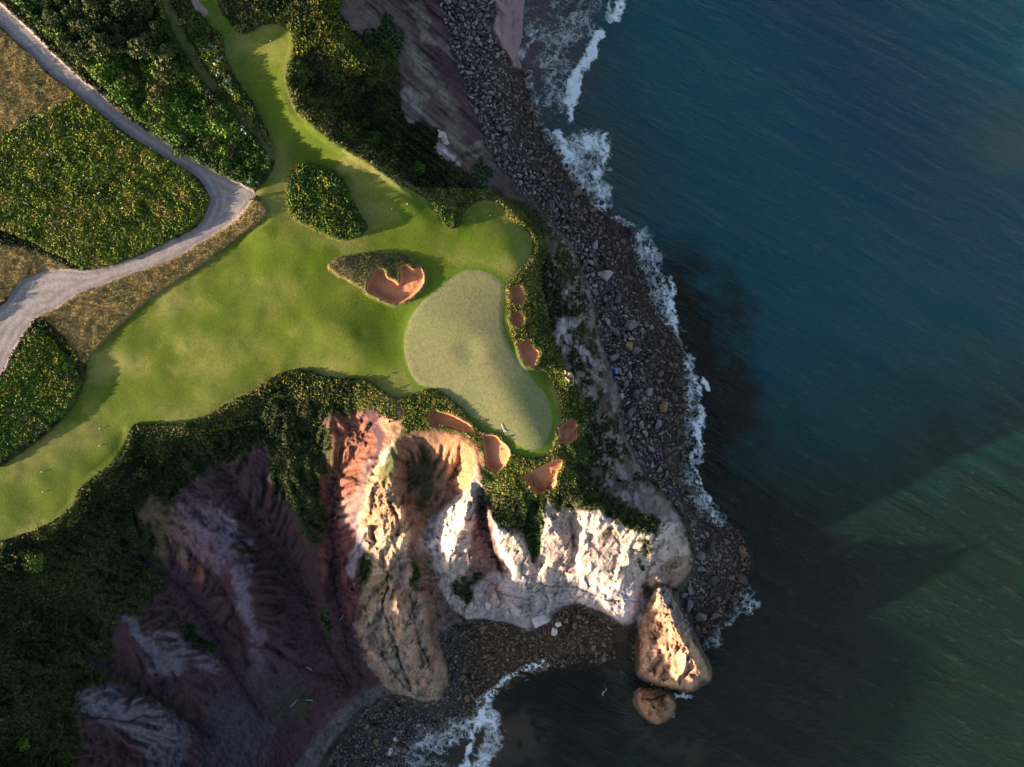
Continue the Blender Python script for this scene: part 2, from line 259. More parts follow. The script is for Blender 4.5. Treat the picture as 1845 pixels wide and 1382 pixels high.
def erode(Z, mask, n, steps, seed):
    r = np.random.default_rng(seed); H, W = Z.shape; ys, xs = np.nonzero(mask > .15)
    p = r.integers(0, len(xs), n); x = xs[p]+r.random(n); y = ys[p]+r.random(n)
    dx = np.zeros(n); dy = np.zeros(n); sp = np.ones(n); wat = np.ones(n); sed = np.zeros(n)
    x = np.clip(x, 1, W-3); y = np.clip(y, 1, H-3); D = np.zeros(Z.size); live = np.ones(n)
    for s in range(steps):
        i = x.astype(int); j = y.astype(int); fx = x-i; fy = y-j
        a, b, c, d = Z[j, i], Z[j, i+1], Z[j+1, i], Z[j+1, i+1]
        gx = (b-a)*(1-fy)+(d-c)*fy; gy = (c-a)*(1-fx)+(d-b)*fx
        h = (a*(1-fx)+b*fx)*(1-fy)+(c*(1-fx)+d*fx)*fy
        dx = dx*.25-gx*.75; dy = dy*.25-gy*.75; L = np.hypot(dx, dy)+1e-6; dx /= L; dy /= L
        nx = np.clip(x+dx, 1, W-3); ny = np.clip(y+dy, 1, H-3)
        i2 = nx.astype(int); j2 = ny.astype(int); f2 = nx-i2; g2 = ny-j2
        h2 = (Z[j2, i2]*(1-f2)+Z[j2, i2+1]*f2)*(1-g2)+(Z[j2+1, i2]*(1-f2)+Z[j2+1, i2+1]*f2)*g2
        dh = h2-h; cap = np.clip(-dh, .01, .45)*sp*wat*4
        up = dh > 0
        am = np.where(up, -np.minimum(dh, sed), np.where(sed > cap, -(sed-cap)*.25, np.minimum((cap-sed)*.3, -dh)))*live   # + digs
        am = np.where(am > 0, am*mask[j, i], am); am = np.clip(am, -.06, .05)
        sed = sed+am
        for (jj, ii, wt) in ((j, i, (1-fx)*(1-fy)), (j, i+1, fx*(1-fy)), (j+1, i, (1-fx)*fy), (j+1, i+1, fx*fy)):
            D += np.bincount(jj*W+ii, weights=-am*wt, minlength=Z.size)
        sp = np.sqrt(np.clip(sp*sp-dh*2, .05, 9)); wat *= .985; x, y = nx, ny
        live *= (h > .2)
    return Z+np.clip(D.reshape(Z.shape), -.35, .3)
eastm = sstep(900, 820, EU)
for k in range(7):
    ZE = erode(ZE, bare*(1-.9*wm)*(1-.9*np.maximum(rock1, ridA))*(.15*sstep(300,420,EV)+.85*np.maximum(eastm*sstep(300,420,EV), .08*sstep(380,300,EV))), 9000, 80, 100+k)
    if k % 2 == 1: ZE = ZE*.6+blur(ZE, 2)*.4*1.0
DE = ZE-bil(Z6, U0, V0, 6, EU, EV)
edge = np.minimum.reduce([EU-E0U, E0U+(ENU-1)*ES-EU, EV-E0V, E0V+(ENV-1)*ES-EV])
DE *= sstep(0, 40, edge)
# ------------------------------------------------------------ final grid (dense inside the frame)
def axis(lo, hi, step, far, g=1.16):
    mid = np.arange(lo, hi+.1, step); out = []; d = step; x = lo
    while x > -far: d *= g; x -= d; out.append(x)
    out2 = []; d = step; x = mid[-1]
    while x < far+hi: d *= g; x += d; out2.append(x)
    return np.concatenate([np.array(out[::-1]), mid, np.array(out2)])
au = axis(-40, 1400, 1.8, 9000); av = axis(-40, 1422, 1.8, 9000)
GU, GV = np.meshgrid(au, av); NV, NU = GU.shape
GZ = bil(Z6, U0, V0, 6, GU, GV) + np.where((GU > E0U) & (GU < E0U+(ENU-1)*ES) & (GV > E0V) & (GV < E0V+(ENV-1)*ES), bil(DE, E0U, E0V, ES, GU, GV), 0)
wu = GU+fbm(GU/14, GV/14, 3, 31)*2.2; wv = GV+fbm(GU/14, GV/14, 3, 47)*2.2        # gently wobbled coordinates for edges
Wu = GU+fbm(GU/40, GV/40, 4, 61)*20; Wv = GV+fbm(GU/40, GV/40, 4, 77)*20            # strongly wobbled for rock zones
fair = sdf(GU+(wu-GU)*.5, GV+(wv-GV)*.5, FAIRWAY); isl = sdf(wu, wv, ISLAND); mnd = sdf(wu, wv, MOUND)
grn = sdf(GU, GV, GREEN); pth = sdf(GU+(wu-GU)*.4, GV+(wv-GV)*.4, PATH); mead = sdf(wu, wv, MEADOW); lrnd = sdf(wu, wv, LEFTRND); copse = sdf(wu, wv, COPSE)
strip = sdf(wu, wv, STRIP); track = ldist(wu, wv, TRACKL)-8
bs = [sdf(GU+(wu-GU)*.35, GV+(wv-GV)*.35, P, 3, 40) for _, P, _ in BUNK]
faironly = np.maximum(fair, -np.minimum(isl, mnd))
# lip between mown grass and rough, mounds, sunk path, bunkers
GZ += .45*sstep(0, 5, faironly)*sstep(22.5, 24, GZ)*sstep(-3, 3, pth)
GZ += .5*sstep(4, -25, isl) + .35*sstep(0, -30, mnd)
trk0 = ldist(wu, wv, TRACKL)-8; GZ += sstep(2, -10, copse)*(-.9*sstep(0,-30,copse)+.2+1.0*domes(wu, wv, 26, 901)+.4*domes(wu, wv, 12, 902))*sstep(-2, 6, pth)*sstep(0, 8, trk0)
GZ += sstep(2, -10, np.minimum(isl, lrnd))*(.25*domes(wu, wv, 22, 903)+.2*domes(wu, wv, 10, 904))
GZ += sstep(2, -7, mead)*(.1+.3*domes(wu, wv, 13, 905)+.2*fbm(GU/30, GV/30, 2, 906)) + sstep(2, -6, strip)*.6*domes(wu, wv, 14, 907)
slopeveg = sstep(6, 22, fair)*sstep(18, 21.5, bil(Z6, U0, V0, 6, GU, GV))*sstep(520, 540, GU)*sstep(5, 15, np.minimum(isl, mnd))*sstep(470, 420, GV)
GZ += slopeveg*.3*domes(wu, wv, 16, 908)
GZ -= .05*sstep(3, -3, pth)
GZ += (fbm(GU/130, GV/130, 3, 5)*.26+fbm(GU/55, GV/55, 2, 8)*.06)*sstep(0, -14, fair)*sstep(10, -30, -grn+20)   # soft swells of the fairway
GZ += .5*np.exp(-(((GU-700)/30)**2+((GV-640)/55)**2))*0
GZ -= .35*np.exp(-(((GU-846)/26)**2+((GV-628)/22)**2))
GZ += .07*sstep(5, -8, grn)
for d, (_, _, dep) in zip(bs, BUNK):
    GZ += .22*sstep(9, 2, d)*sstep(-3, 0, d)
    bu = np.array(_b)[:, 0] if False else GU[d < 0]; tt = np.clip((GU-bu.min())/(bu.max()-bu.min()), 0, 1); GZ -= dep*(1.05-.65*tt**1.3)*sstep(1.5, -4.5, d)
rocky = sstep(23.2, 21.5, GZ)*sstep(.3, 2.5, GZ)
white_g = sdf(GU, GV, WHITE, 2); ridA_g = sdf(GU, GV, RIDA, 2); s1 = sdf(wu, wv, STACK1, 1); s2 = sdf(wu, wv, STACK2, 1)
hard = np.maximum.reduce([sstep(6, -6, white_g), sstep(8, -4, ridA_g), 1.25*sstep(2, -4, np.minimum(s1, s2)), .8*sstep(900, 960, GU)*rocky])*np.maximum(rocky, sstep(2, -4, np.minimum(s1, s2))*sstep(-1, .4, GZ))
def fsharp(x, y, size, seed):                # angular blocks: heights and the cracks between them
    x = x/size; y = y/size; x, y = x+.55*fbm(x*1.3, y*1.3, 3, seed+8), y+.55*fbm(x*1.3, y*1.3, 3, seed+9); ix = np.floor(x); iy = np.floor(y); d1 = np.full(x.shape, 9.); d2 = d1.copy(); out = np.zeros(x.shape)
    for dx in (-1, 0, 1):
        for dy in (-1, 0, 1):
            cx = ix+dx; cy = iy+dy; px = cx+hash2(cx, cy, seed); py = cy+hash2(cx, cy, seed+1); d = np.hypot(x-px, y-py)
            v = (hash2(cx, cy, seed+2)*2-1)*.5+(x-px)*(hash2(cx, cy, seed+3)*2-1)+(y-py)*(hash2(cx, cy, seed+4)*2-1)
            m = d < d1; d2 = np.where(m, d1, np.minimum(d2, d)); d1 = np.where(m, d, d1); out = np.where(m, v, out)
    return out, d2-d1
fa1, cr1 = fsharp(GU*.85+GV*.45, GV*.38-GU*.2, 12, 941); fa2, cr2 = fsharp(GU*.9-GV*.3, GV*.8+GU*.2, 5, 951)
fa0, cr0 = fsharp(GU*.95+GV*.3, GV*.42-GU*.15, 24, 971); fiss = np.abs(fbm((GU*.95+GV*.35)/9, (GV-GU*.3)/34, 4, 975)); ledge = np.abs(np.sin(GZ*1.5+1.6*fbm(GU/50, GV/50, 3, 977)))
GZ += hard*(fa0*.80+fa1*.32+fa2*.09-.25*sstep(.05, .0, cr0)-.08*sstep(.08, .0, cr1)-.16*sstep(.06, .0, fiss)-.12*sstep(.2, 0, ledge)+.16*np.sin(GZ*2.6+2*fbm(GU/40, GV/40, 2, 961)))
GZ += sstep(600, 640, GU)*sstep(930, 890, GU)*sstep(400, 360, GV)*rocky*.45*fbm((GU*.64-GV*.77)/5.5, (GU*.77+GV*.64)/70, 4, 981)
GZ += rocky*(fbm(GU/9, GV/9, 4, 91)*.10)+sstep(0, 8, faironly)*sstep(-2, 4, pth)*sstep(22, 24, GZ)*fbm(GU/12, GV/12, 3, 92)*.12
CLEFT = [([(866,880),(874,930),(884,985),(905,1030)],5,.8),([(1026,930),(1032,970),(1028,1010),(1016,1035)],3,.5),([(690,1005),(700,1050),(688,1090),(712,1160),(738,1245)],3,.7),([(740,1075),(752,1150),(775,1205)],2,.4),([(672,880),(668,940),(682,1000)],3,.5),([(900,1066),(950,1080),(985,1055),(1040,1058),(1090,1080),(1148,1084)],1.6,.4),([(975,1050),(986,1080),(980,1110)],2,.5),([(1164,1040),(1178,1010),(1195,975)],3.5,.7),([(1170,1062),(1190,1050),(1215,1062)],4,.9),([(1200,1095),(1222,1150),(1248,1195)],1.8,.4),([(1178,1120),(1186,1170),(1200,1222)],1.6,.3),([(1160,1255),(1180,1262),(1196,1250)],2,.7),([(700,905),(720,930),(715,960)],4,.8),([(655,1090),(668,1130),(690,1180),(730,1240)],2,.4)]
cleft = np.zeros(GU.shape)
for P_, w_, dp in CLEFT:
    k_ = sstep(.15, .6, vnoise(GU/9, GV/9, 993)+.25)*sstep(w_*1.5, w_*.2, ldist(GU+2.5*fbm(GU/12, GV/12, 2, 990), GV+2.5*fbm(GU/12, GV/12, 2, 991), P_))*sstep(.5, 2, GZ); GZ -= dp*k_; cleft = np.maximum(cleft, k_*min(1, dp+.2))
def ter_z(U, V):                                  # sample the finished ground
    i = np.clip(np.searchsorted(au, U)-1, 0, NU-2); j = np.clip(np.searchsorted(av, V)-1, 0, NV-2)
    fx = np.clip((U-au[i])/(au[i+1]-au[i]), 0, 1); fy = np.clip((V-av[j])/(av[j+1]-av[j]), 0, 1)
    return (GZ[j, i]*(1-fx)+GZ[j, i+1]*fx)*(1-fy)+(GZ[j+1, i]*(1-fx)+GZ[j+1, i+1]*fx)*fy
def near_g(F, U, V):
    i = np.clip(np.searchsorted(au, U), 0, NU-1); j = np.clip(np.searchsorted(av, V), 0, NV-1); return F[j, i]
# ------------------------------------------------------------ albedo of the ground
beach_d0 = sdf(GU, GV, [(792,-200),(792,0),(805,60),(836,150),(868,240),(900,307),(953,364),(993,407),(1028,442),(1063,520),(1078,600),(1108,690),(1126,790),(1168,862),(1233,932),(1250,1000),(1238,1052),(1225,1075),(1262,1160),(1500,1160),(1500,-200)], 2, 250)
Col = np.zeros((NV, NU, 3)); Col[:] = (.022, .030, .010)
def paint(c, m):
    global Col
    m = np.clip(m, 0, 1)[..., None]; Col = Col*(1-m)+np.array(c)*m
strata = np.sin((GU*.55+GV*-.83)/9+2.5*fbm(GU/60, GV/60, 3, 209)); n1 = fbm(GU/18, GV/18, 4, 201); n2 = fbm(GU/5, GV/5, 3, 202); n3 = fbm(GU/70, GV/70, 3, 203)
def blob(cx, cy, rx, ry, rot, c, al=1., soft=.35, wild=.45):
    c0, s0 = math.cos(math.radians(rot)), math.sin(math.radians(rot)); R = max(rx, ry)*2+30
    x = Wu-cx; y = Wv-cy; r = np.hypot((x*c0+y*s0)/rx, (-x*s0+y*c0)/ry)+n1*wild*.5+n2*.12
    paint(c, al*sstep(1+soft, 1-soft, r))
def zone(P, c, al=1., soft=6, warp=1., sm=2):
    u = GU+(Wu-GU)*warp*.6+n2*3; v = GV+(Wv-GV)*warp*.6-n2*3
    paint(c, al*sstep(soft, -soft, sdf(u, v, P, sm)))
PUR = (.070, .034, .042); PURD = (.040, .020, .026); RED = (.25, .10, .06); REDD = (.17, .055, .045); GREYP = (.24, .20, .23); TAN = (.40, .27, .18); ORG = (.46, .23, .12)
WHT = (.43, .335, .285); WHG = (.39, .325, .32); DG = (.030, .042, .014); BRN = (.20, .11, .07); GRS = (.075, .085, .022); DRY = (.28, .19, .075); SCREE = (.15, .115, .115)
paint((.04, .042, .014), sstep(-.1, .9, n1+.3*n3))
paint((.11, .078, .058), sstep(5, 3.5, GZ))
# rock of the south bowl
zone([(330,900),(390,840),(440,800),(520,830),(560,900),(590,760),(640,742),(700,745),(690,900),(655,1000),(650,1110),(700,1230),(640,1260),(560,1330),(520,1400),(300,1430),(150,1420),(150,1330),(120,1270),(200,1210),(200,1160),(250,1100),(300,1060),(300,960)], PUR, 1, 10)
zone([(400,850),(450,800),(500,850),(560,960),(590,1080),(570,1200),(500,1130),(430,980)], PURD, .75, 16)
zone([(590,760),(640,740),(670,760),(665,830),(640,900),(600,1000),(580,1050),(585,900),(575,820)], RED, .85, 8)
zone([(560,880),(620,860),(640,960),(640,1100),(600,1120),(580,1000)], REDD, .6, 14)
zone([(480,790),(540,760),(590,770),(575,850),(590,940),(570,990),(540,940),(500,880)], DG, .95, 9)
zone([(250,780),(440,730),(470,770),(430,820),(380,850),(330,900),(270,900),(230,850)], DG, .8, 12)
blob(375, 970, 55, 50, 50, (.20, .11, .125), .7); blob(300, 940, 30, 60, -30, BRN, .5); blob(350, 1010, 26, 16, 40, RED, .6)
for (x, y, rx, ry, r) in ((420,960,40,14,35),(440,1090,16,50,-12),(455,1190,14,40,-15),(250,1140,34,14,35),(310,1190,40,22,30),(330,1170,28,14,30),(230,1290,80,34,12),(290,1330,45,45,30),(180,1270,50,24,15)): blob(x, y, rx, ry, r, (.15, .125, .15), .8)
for (x, y, rx, ry, r) in ((560,810,40,70,0),(350,1140,60,14,25),(240,1240,90,12,22),(500,1260,60,30,0),(430,990,14,10,0),(60,1200,90,200,0),(180,1060,70,60,0),(590,1140,12,30,0)): blob(x, y, rx, ry, r, DG, .8)
blob(420, 1320, 60, 90, 30, (.075, .055, .07), .9); blob(470, 1230, 70, 60, 0, (.075, .045, .06), .6)
zone([(520,1400),(560,1345),(620,1275),(690,1228),(720,1222),(700,1245),(650,1290),(600,1350),(570,1400)], (.11, .098, .10), .85, 4, .4)
zone([(565,1400),(600,1345),(640,1285),(660,1270),(668,1285),(630,1335),(590,1400)], (.03, .025, .025), .85, 4, .5)
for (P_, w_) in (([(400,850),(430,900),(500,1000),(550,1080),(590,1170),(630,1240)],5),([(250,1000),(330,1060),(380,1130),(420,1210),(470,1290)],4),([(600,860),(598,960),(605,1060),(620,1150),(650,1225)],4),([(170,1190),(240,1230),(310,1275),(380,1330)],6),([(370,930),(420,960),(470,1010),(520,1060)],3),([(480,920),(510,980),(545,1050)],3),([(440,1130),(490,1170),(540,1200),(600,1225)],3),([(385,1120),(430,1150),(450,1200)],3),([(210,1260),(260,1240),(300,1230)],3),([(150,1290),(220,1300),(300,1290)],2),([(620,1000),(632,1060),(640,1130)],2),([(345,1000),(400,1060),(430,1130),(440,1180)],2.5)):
    d_ = ldist(GU+n1*7+n2*2, GV+n1*7, P_); paint((.020, .011, .014), .9*sstep(w_*1.2, w_*.2, d_)); paint((.034, .017, .022), .5*sstep(w_*4, w_, d_))  # gully shade painted in as dark lines with softer dark margins
for (x, y, rx, ry, r) in ((380,950,50,20,30),(420,1010,18,60,-25),(360,1180,40,14,38),(455,1120,10,40,-15),(300,1150,30,8,30)): blob(x, y, rx, ry, r, (.155, .105, .135), .75)
# ridge A: tan and orange
zone([(700,735),(720,745),(712,800),(718,880),(735,920),(750,950),(740,1000),(735,1050),(755,1070),(775,1103),(785,1169),(808,1219),(822,1274),(741,1268),(692,1226),(650,1169),(642,1129),(660,1080),(675,1020),(648,980),(652,900),(690,800)], TAN, 1, 6, .7)
zone([(690,750),(716,745),(712,800),(716,860),(740,930),(700,960),(660,930),(670,870),(690,800)], ORG, .6, 8)
zone([(655,1060),(700,1030),(735,1050),(755,1070),(775,1103),(785,1169),(808,1219),(822,1274),(741,1268),(692,1226),(650,1169),(642,1129)], (.27,.18,.135), .8, 8, .6); blob(690, 815, 14, 26, 15, (.55,.42,.34), .8); blob(700, 820, 15, 45, 10, GRS, .9); blob(640, 900, 14, 60, 20, (.24,.17,.14), .7); blob(640, 1000, 12, 60, 5, GREYP, .9); blob(690, 1060, 14, 30, 20, (.15,.13,.05), .6)
blob(760, 1100, 16, 60, 15, (.30, .19, .17), .5); blob(690, 1150, 20, 70, -25, (.28,.24,.18), .6)
# brown bowl
zone([(712,790),(735,778),(765,774),(800,778),(840,795),(865,830),(870,870),(835,900),(800,950),(780,1010),(800,1060),(810,1130),(850,1150),(820,1180),(780,1150),(760,1060),(740,960),(715,870)], (.20, .105, .065), 1, 5, .5)
zone([(800,780),(835,792),(862,835),(858,870),(830,890),(815,860),(800,830)], (.44, .20, .10), .85, 8, .5)
blob(768, 850, 20, 60, 5, DG, .85); blob(775, 1000, 25, 60, 0, (.17, .10, .08), .6); blob(800, 1110, 30, 40, 0, (.14, .085, .075), .8)
# white limestone
zone(WHITE, WHT, 1, 4, .35)
zone([(866,895),(880,930),(892,975),(912,1020),(925,1045),(905,1060),(895,1100),(850,1075),(838,1040),(848,990),(852,930)], (.16, .08, .07), .92, 5, .6)
zone([(850,1060),(900,1030),(960,1040),(1030,1040),(1060,1040),(1120,1062),(1150,1050),(1155,1110),(1130,1125),(1060,1090),(1010,1098),(950,1135),(880,1120)], WHG, .8, 8, .5)
zone([(1165,1040),(1235,995),(1240,1030),(1215,1060),(1180,1065)], (.30, .19, .14), .95, 4, .4)
for q in ((1090,970,18,30,30),(1060,1000,20,20,0),(1000,990,10,30,0),(1015,940,9,16,0),(830,960,10,25,20),(800,1000,10,20,0),(920,970,10,25,-30),(1140,1000,14,18,0),(900,1075,30,10,-10)): blob(*q, (.46,.28,.22), .45)
blob(1120, 1090, 40, 14, 30, (.52,.46,.45), .7); blob(800, 960, 24, 50, 20, (.50, .42, .44), .6); blob(835, 1062, 26, 24, 30, DG, .95); blob(1090, 970, 10, 12, 0, GRS, .9); blob(1167, 985, 12, 14, 0, DG, .9); blob(1152, 1016, 6, 8, 0, DG, .9)
zone([(940,885),(975,895),(980,930),(968,1020),(955,1000),(945,960),(930,930)], (.05, .085, .018), .95, 4, .5)
zone([(870,858),(900,855),(935,860),(945,900),(935,945),(905,945),(880,920)], (.095, .098, .030), .9, 5, .4)
zone([(1000,880),(1050,880),(1100,905),(1180,920),(1195,950),(1180,965),(1130,955),(1080,925),(1040,920),(1000,918)], (.055, .065, .025), .9, 5, .5)
# east cliff rock
zone([(800,240),(825,262),(822,300),(805,285),(790,262)], WHG, .9, 4, .5)
zone([(1000,570),(1030,575),(1060,560),(1055,500),(1030,450),(985,405),(1000,395),(1060,480),(1085,590),(1115,690),(1100,700),(1070,690),(1040,640),(1010,610)], (.23, .165, .165), .9, 6, .6)
blob(1020, 605, 16, 32, -25, (.36,.30,.33), .9); blob(1070, 580, 9, 30, 0, (.28,.15,.10), .6); blob(1027, 503, 7, 12, 0, WHG, .9, .2, .2)
zone([(1085,700),(1110,700),(1130,790),(1165,860),(1120,830),(1105,790)], (.17, .135, .135), .9, 6, .6)
zone([(1085,840),(1120,835),(1180,885),(1225,935),(1240,1000),(1215,950),(1170,925),(1110,900),(1085,870)], (.24, .175, .175), .95, 6, .6)
blob(1090, 760, 20, 60, -20, (.05,.055,.04), .8); blob(1060, 700, 10, 14, 0, (.25,.2,.2), .6)
ec = sstep(970, 1000, GU)*sstep(1, 6, beach_d0)*sstep(21.5, 19, GZ)*sstep(930, 860, GV)*sstep(380, 420, GV); paint((.026,.034,.014), .85*ec*sstep(.05, .35, n1+.4*n3)); paint((.30,.24,.235), .5*ec*sstep(.25, .6, n2-.5*n1)); paint((.13,.085,.075), .6*ec*sstep(.2,.7,fbm(GU/12, GV/30, 3, 311)))
# north-east slope
zone([(610,-80),(620,20),(660,60),(700,85),(722,140),(735,190),(770,228),(800,245),(826,300),(860,330),(910,345),(955,365),(915,310),(885,240),(865,150),(845,60),(850,-80)], (.082, .052, .052), 1, 8, .8)
zone([(700,-80),(830,-80),(845,60),(870,170),(905,310),(880,300),(850,240),(800,150),(750,60)], (.066, .032, .044), .9, 12, 1)
for q in ((770,40,14,60,-35),(790,160,10,60,-40),(740,100,14,40,-30),(850,260,12,50,-45)): blob(*q, (.17,.14,.115), .7)
paint((.15,.105,.10), .45*sstep(.2,.9,strata)*sstep(3,-3,-GU+600)*sstep(380,330,GV)*sstep(.14,.2,Col.sum(-1))*sstep(22.5,21,GZ)); blob(700, 60, 24, 40, -20, DG, .8); blob(860, 310, 26, 22, 30, (.03,.045,.025), .8); blob(750, 180, 20, 30, 0, (.2,.17,.16), .6)
blob(650, 30, 18, 28, -30, (.15,.095,.095), .7)
# beach bed
toe = [(792,-200),(792,0),(805,60),(836,150),(868,240),(900,307),(953,364),(993,407),(1028,442),(1063,520),(1078,600),(1108,690),(1126,790),(1168,862),(1233,932),(1250,1000),(1238,1052),(1225,1075),(1262,1160),(1500,1160),(1500,-200)]
beach_d = sdf(GU+(Wu-GU)*.3, GV+(Wv-GV)*.3, toe, 2, 200)
paint((.045, .034, .034), sstep(3, -3, beach_d))
sand_top = sdf(Wu*.4+GU*.6, Wv*.4+GV*.6, [(893,-200),(890,20),(905,70),(930,118),(960,110),(990,0),(990,-200)], 2, 200)
bay = [(680,1260),(740,1255),(800,1262),(805,1200),(790,1140),(850,1118),(900,1122),(950,1136),(985,1126),(1010,1098),(1060,1095),(1130,1127),(1150,1115),(1145,1220),(1100,1300),(700,1450),(560,1450),(575,1400),(640,1310)]
bay_d = sdf(GU+(Wu-GU)*.25, GV+(Wv-GV)*.25, bay, 2, 200)
paint((.045, .036, .035), sstep(3, -3, bay_d)); paint((.06, .038, .02), sstep(4, -14, bay_d)*sstep(840, 900, GU)*sstep(1230, 1200, GV)*sstep(1110,1140,GV))
paint((.30, .175, .175), sstep(3, -3, sand_top))
paint((.40, .235, .15), sstep(3, -2, s1)); paint((.30, .16, .09), sstep(3, -2, s2)); 
paint((.26, .20, .19), sstep(3, -2, s1)*sstep(1222, 1236, Wu+(1140-Wv)*.5)*sstep(1190, 1170, GV)); paint((.30,.14,.07), .7*sstep(3, -2, s1)*sstep(5, 2, GZ))
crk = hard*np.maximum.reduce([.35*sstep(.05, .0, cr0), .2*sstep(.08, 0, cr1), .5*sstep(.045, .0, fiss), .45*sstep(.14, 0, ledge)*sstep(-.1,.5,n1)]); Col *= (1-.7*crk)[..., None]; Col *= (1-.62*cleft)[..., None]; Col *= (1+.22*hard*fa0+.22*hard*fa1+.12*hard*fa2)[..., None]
ne = sstep(600, 640, GU)*sstep(930, 890, GU)*sstep(400, 360, GV)*rocky
stk = fbm((GU*.64-GV*.77)/5.5, (GU*.77+GV*.64)/70, 4, 981); Col *= (1+.5*np.clip(stk, -1, 1)*ne)[..., None]
# dark strata lines and stains on all rock
isrock = sstep(.10, .16, Col.sum(-1)*.55)*sstep(20, 30, fair)
Col *= (1-.35*isrock*sstep(.1, .9, fbm(GU/7, GV/16, 3, 301)))[..., None]
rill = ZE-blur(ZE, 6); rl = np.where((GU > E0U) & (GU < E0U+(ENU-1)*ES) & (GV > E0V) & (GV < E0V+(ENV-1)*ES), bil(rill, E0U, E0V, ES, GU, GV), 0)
Col *= (1+np.clip(rl*.6, -.35, .3)*isrock)[..., None]                  # shade painted in: hollows darkened, raised parts lightened
# turf
paint((.06, .075, .02), sstep(3, -3, np.minimum(mead, lrnd))); paint((.035, .045, .014), sstep(3, -3, np.minimum(copse, np.minimum(isl, strip))))
dry = np.minimum(sdf(Wu*.3+GU*.7, Wv*.3+GV*.7, BROWNTOP), sdf(wu, wv, BROWNLOW))
dry = np.minimum(dry, sdf(wu, wv, [(-80,420),(0,440),(60,455),(120,480),(60,492),(30,520),(0,545),(-80,590)]))
paint(DRY, .85*sstep(4, -6, dry)*sstep(-.9, .2, n1+.5)); paint((.11, .10, .03), .5*sstep(4, -6, dry)*sstep(.0, .7, n3+n1*.5))
fb = sstep(0, 8, fair)*sstep(16, 6, fair)*sstep(23.3, 24, GZ)*(1-sstep(3, -3, copse))
paint((.20, .17, .06), .55*fb*sstep(-.4, .5, n1+n2*.3))
fm = sstep(1, -1, faironly)
gA, gB, gC = np.array((.086, .116, .008)), np.array((.190, .178, .046)), np.array((.056, .092, .005))
t1 = sstep(-.6, .7, fbm(GU/85+.3*n1, GV/85, 4, 401)+.25*n1*.5)[..., None]
t2 = sstep(.1, .9, fbm(GU/70, GV/70+7, 3, 402))[..., None]
turf = gA*(1-t1)+gB*t1; turf = turf*(1-.6*t2)+gC*.6*t2
lush = (np.exp(-(((GU-520)/90)**2+((GV-470)/50)**2))+np.exp(-(((GU-690)/45)**2+((GV-610)/80)**2))+np.exp(-(((GU-880)/60)**2+((GV-440)/40)**2)))[..., None]
turf = turf*(1-np.clip(lush, 0, .8))+np.array((.075, .118, .004))*np.clip(lush, 0, .8)
mow = (np.sin((fair)*.9)*.5+.5)*sstep(-26, -4, fair)*.10
turf = turf*(1-mow[..., None])
Col = Col*(1-fm[..., None])+turf*fm[..., None]
paint((.16, .165, .06), .5*fm*sstep(-10, -1, fair)*sstep(-.3,.5,n1))
paint((.085, .145, .010), .85*fm*sstep(16, 6, grn)*sstep(560, 640, GV+GU*.2)*sstep(-1, 1, grn))
gm = sstep(1.2, -1.2, grn+n2*.8); paint((.215, .195, .090), gm); paint((.16, .17, .066), gm*.6*sstep(-.5, .7, fbm(GU/60, GV/60, 3, 405)+.004*(GV-620)))
paint((.14, .155, .055), gm*.5*sstep(-.2, .6, n2))
paint((.12, .12, .035), .9*sstep(1, -1, np.maximum(track, -fair-30)))
paint((.30, .20, .16), sstep(2, -1, ldist(wu, wv, [(340,-40),(352,5),(368,22)])-6))
pm = sstep(1.2, -1.2, pth); paint((.20, .168, .165), pm); paint((.28, .23, .215), pm*.7*sstep(-.3, .6, fbm(GU/22, GV/22, 3, 501)))
tr = np.sin(np.clip(pth, -60, 0)*.42+n1*.8)*.5+.5; paint((.40, .335, .31), pm*.45*tr*sstep(-2, -8, pth)); paint((.15, .125, .135), pm*.4*sstep(.2, .8, n2+.3*n1))
mndv = sstep(2, -2, mnd); paint((.17, .135, .055), mndv*(1-sstep(1, -1, bs[0]))*.9); paint((.09, .09, .03), mndv*sstep(620, 670, GU)*(1-sstep(1, -1, bs[0]))*.8)
for d in bs: paint((.10, .09, .035), .6*sstep(10, 3, d)); 
for d in bs: paint((.47, .19, .09), sstep(.8, -.8, d)); paint((.40, .17, .10), .5*sstep(-.8, -3, d)*sstep(-.2, .6, n1))
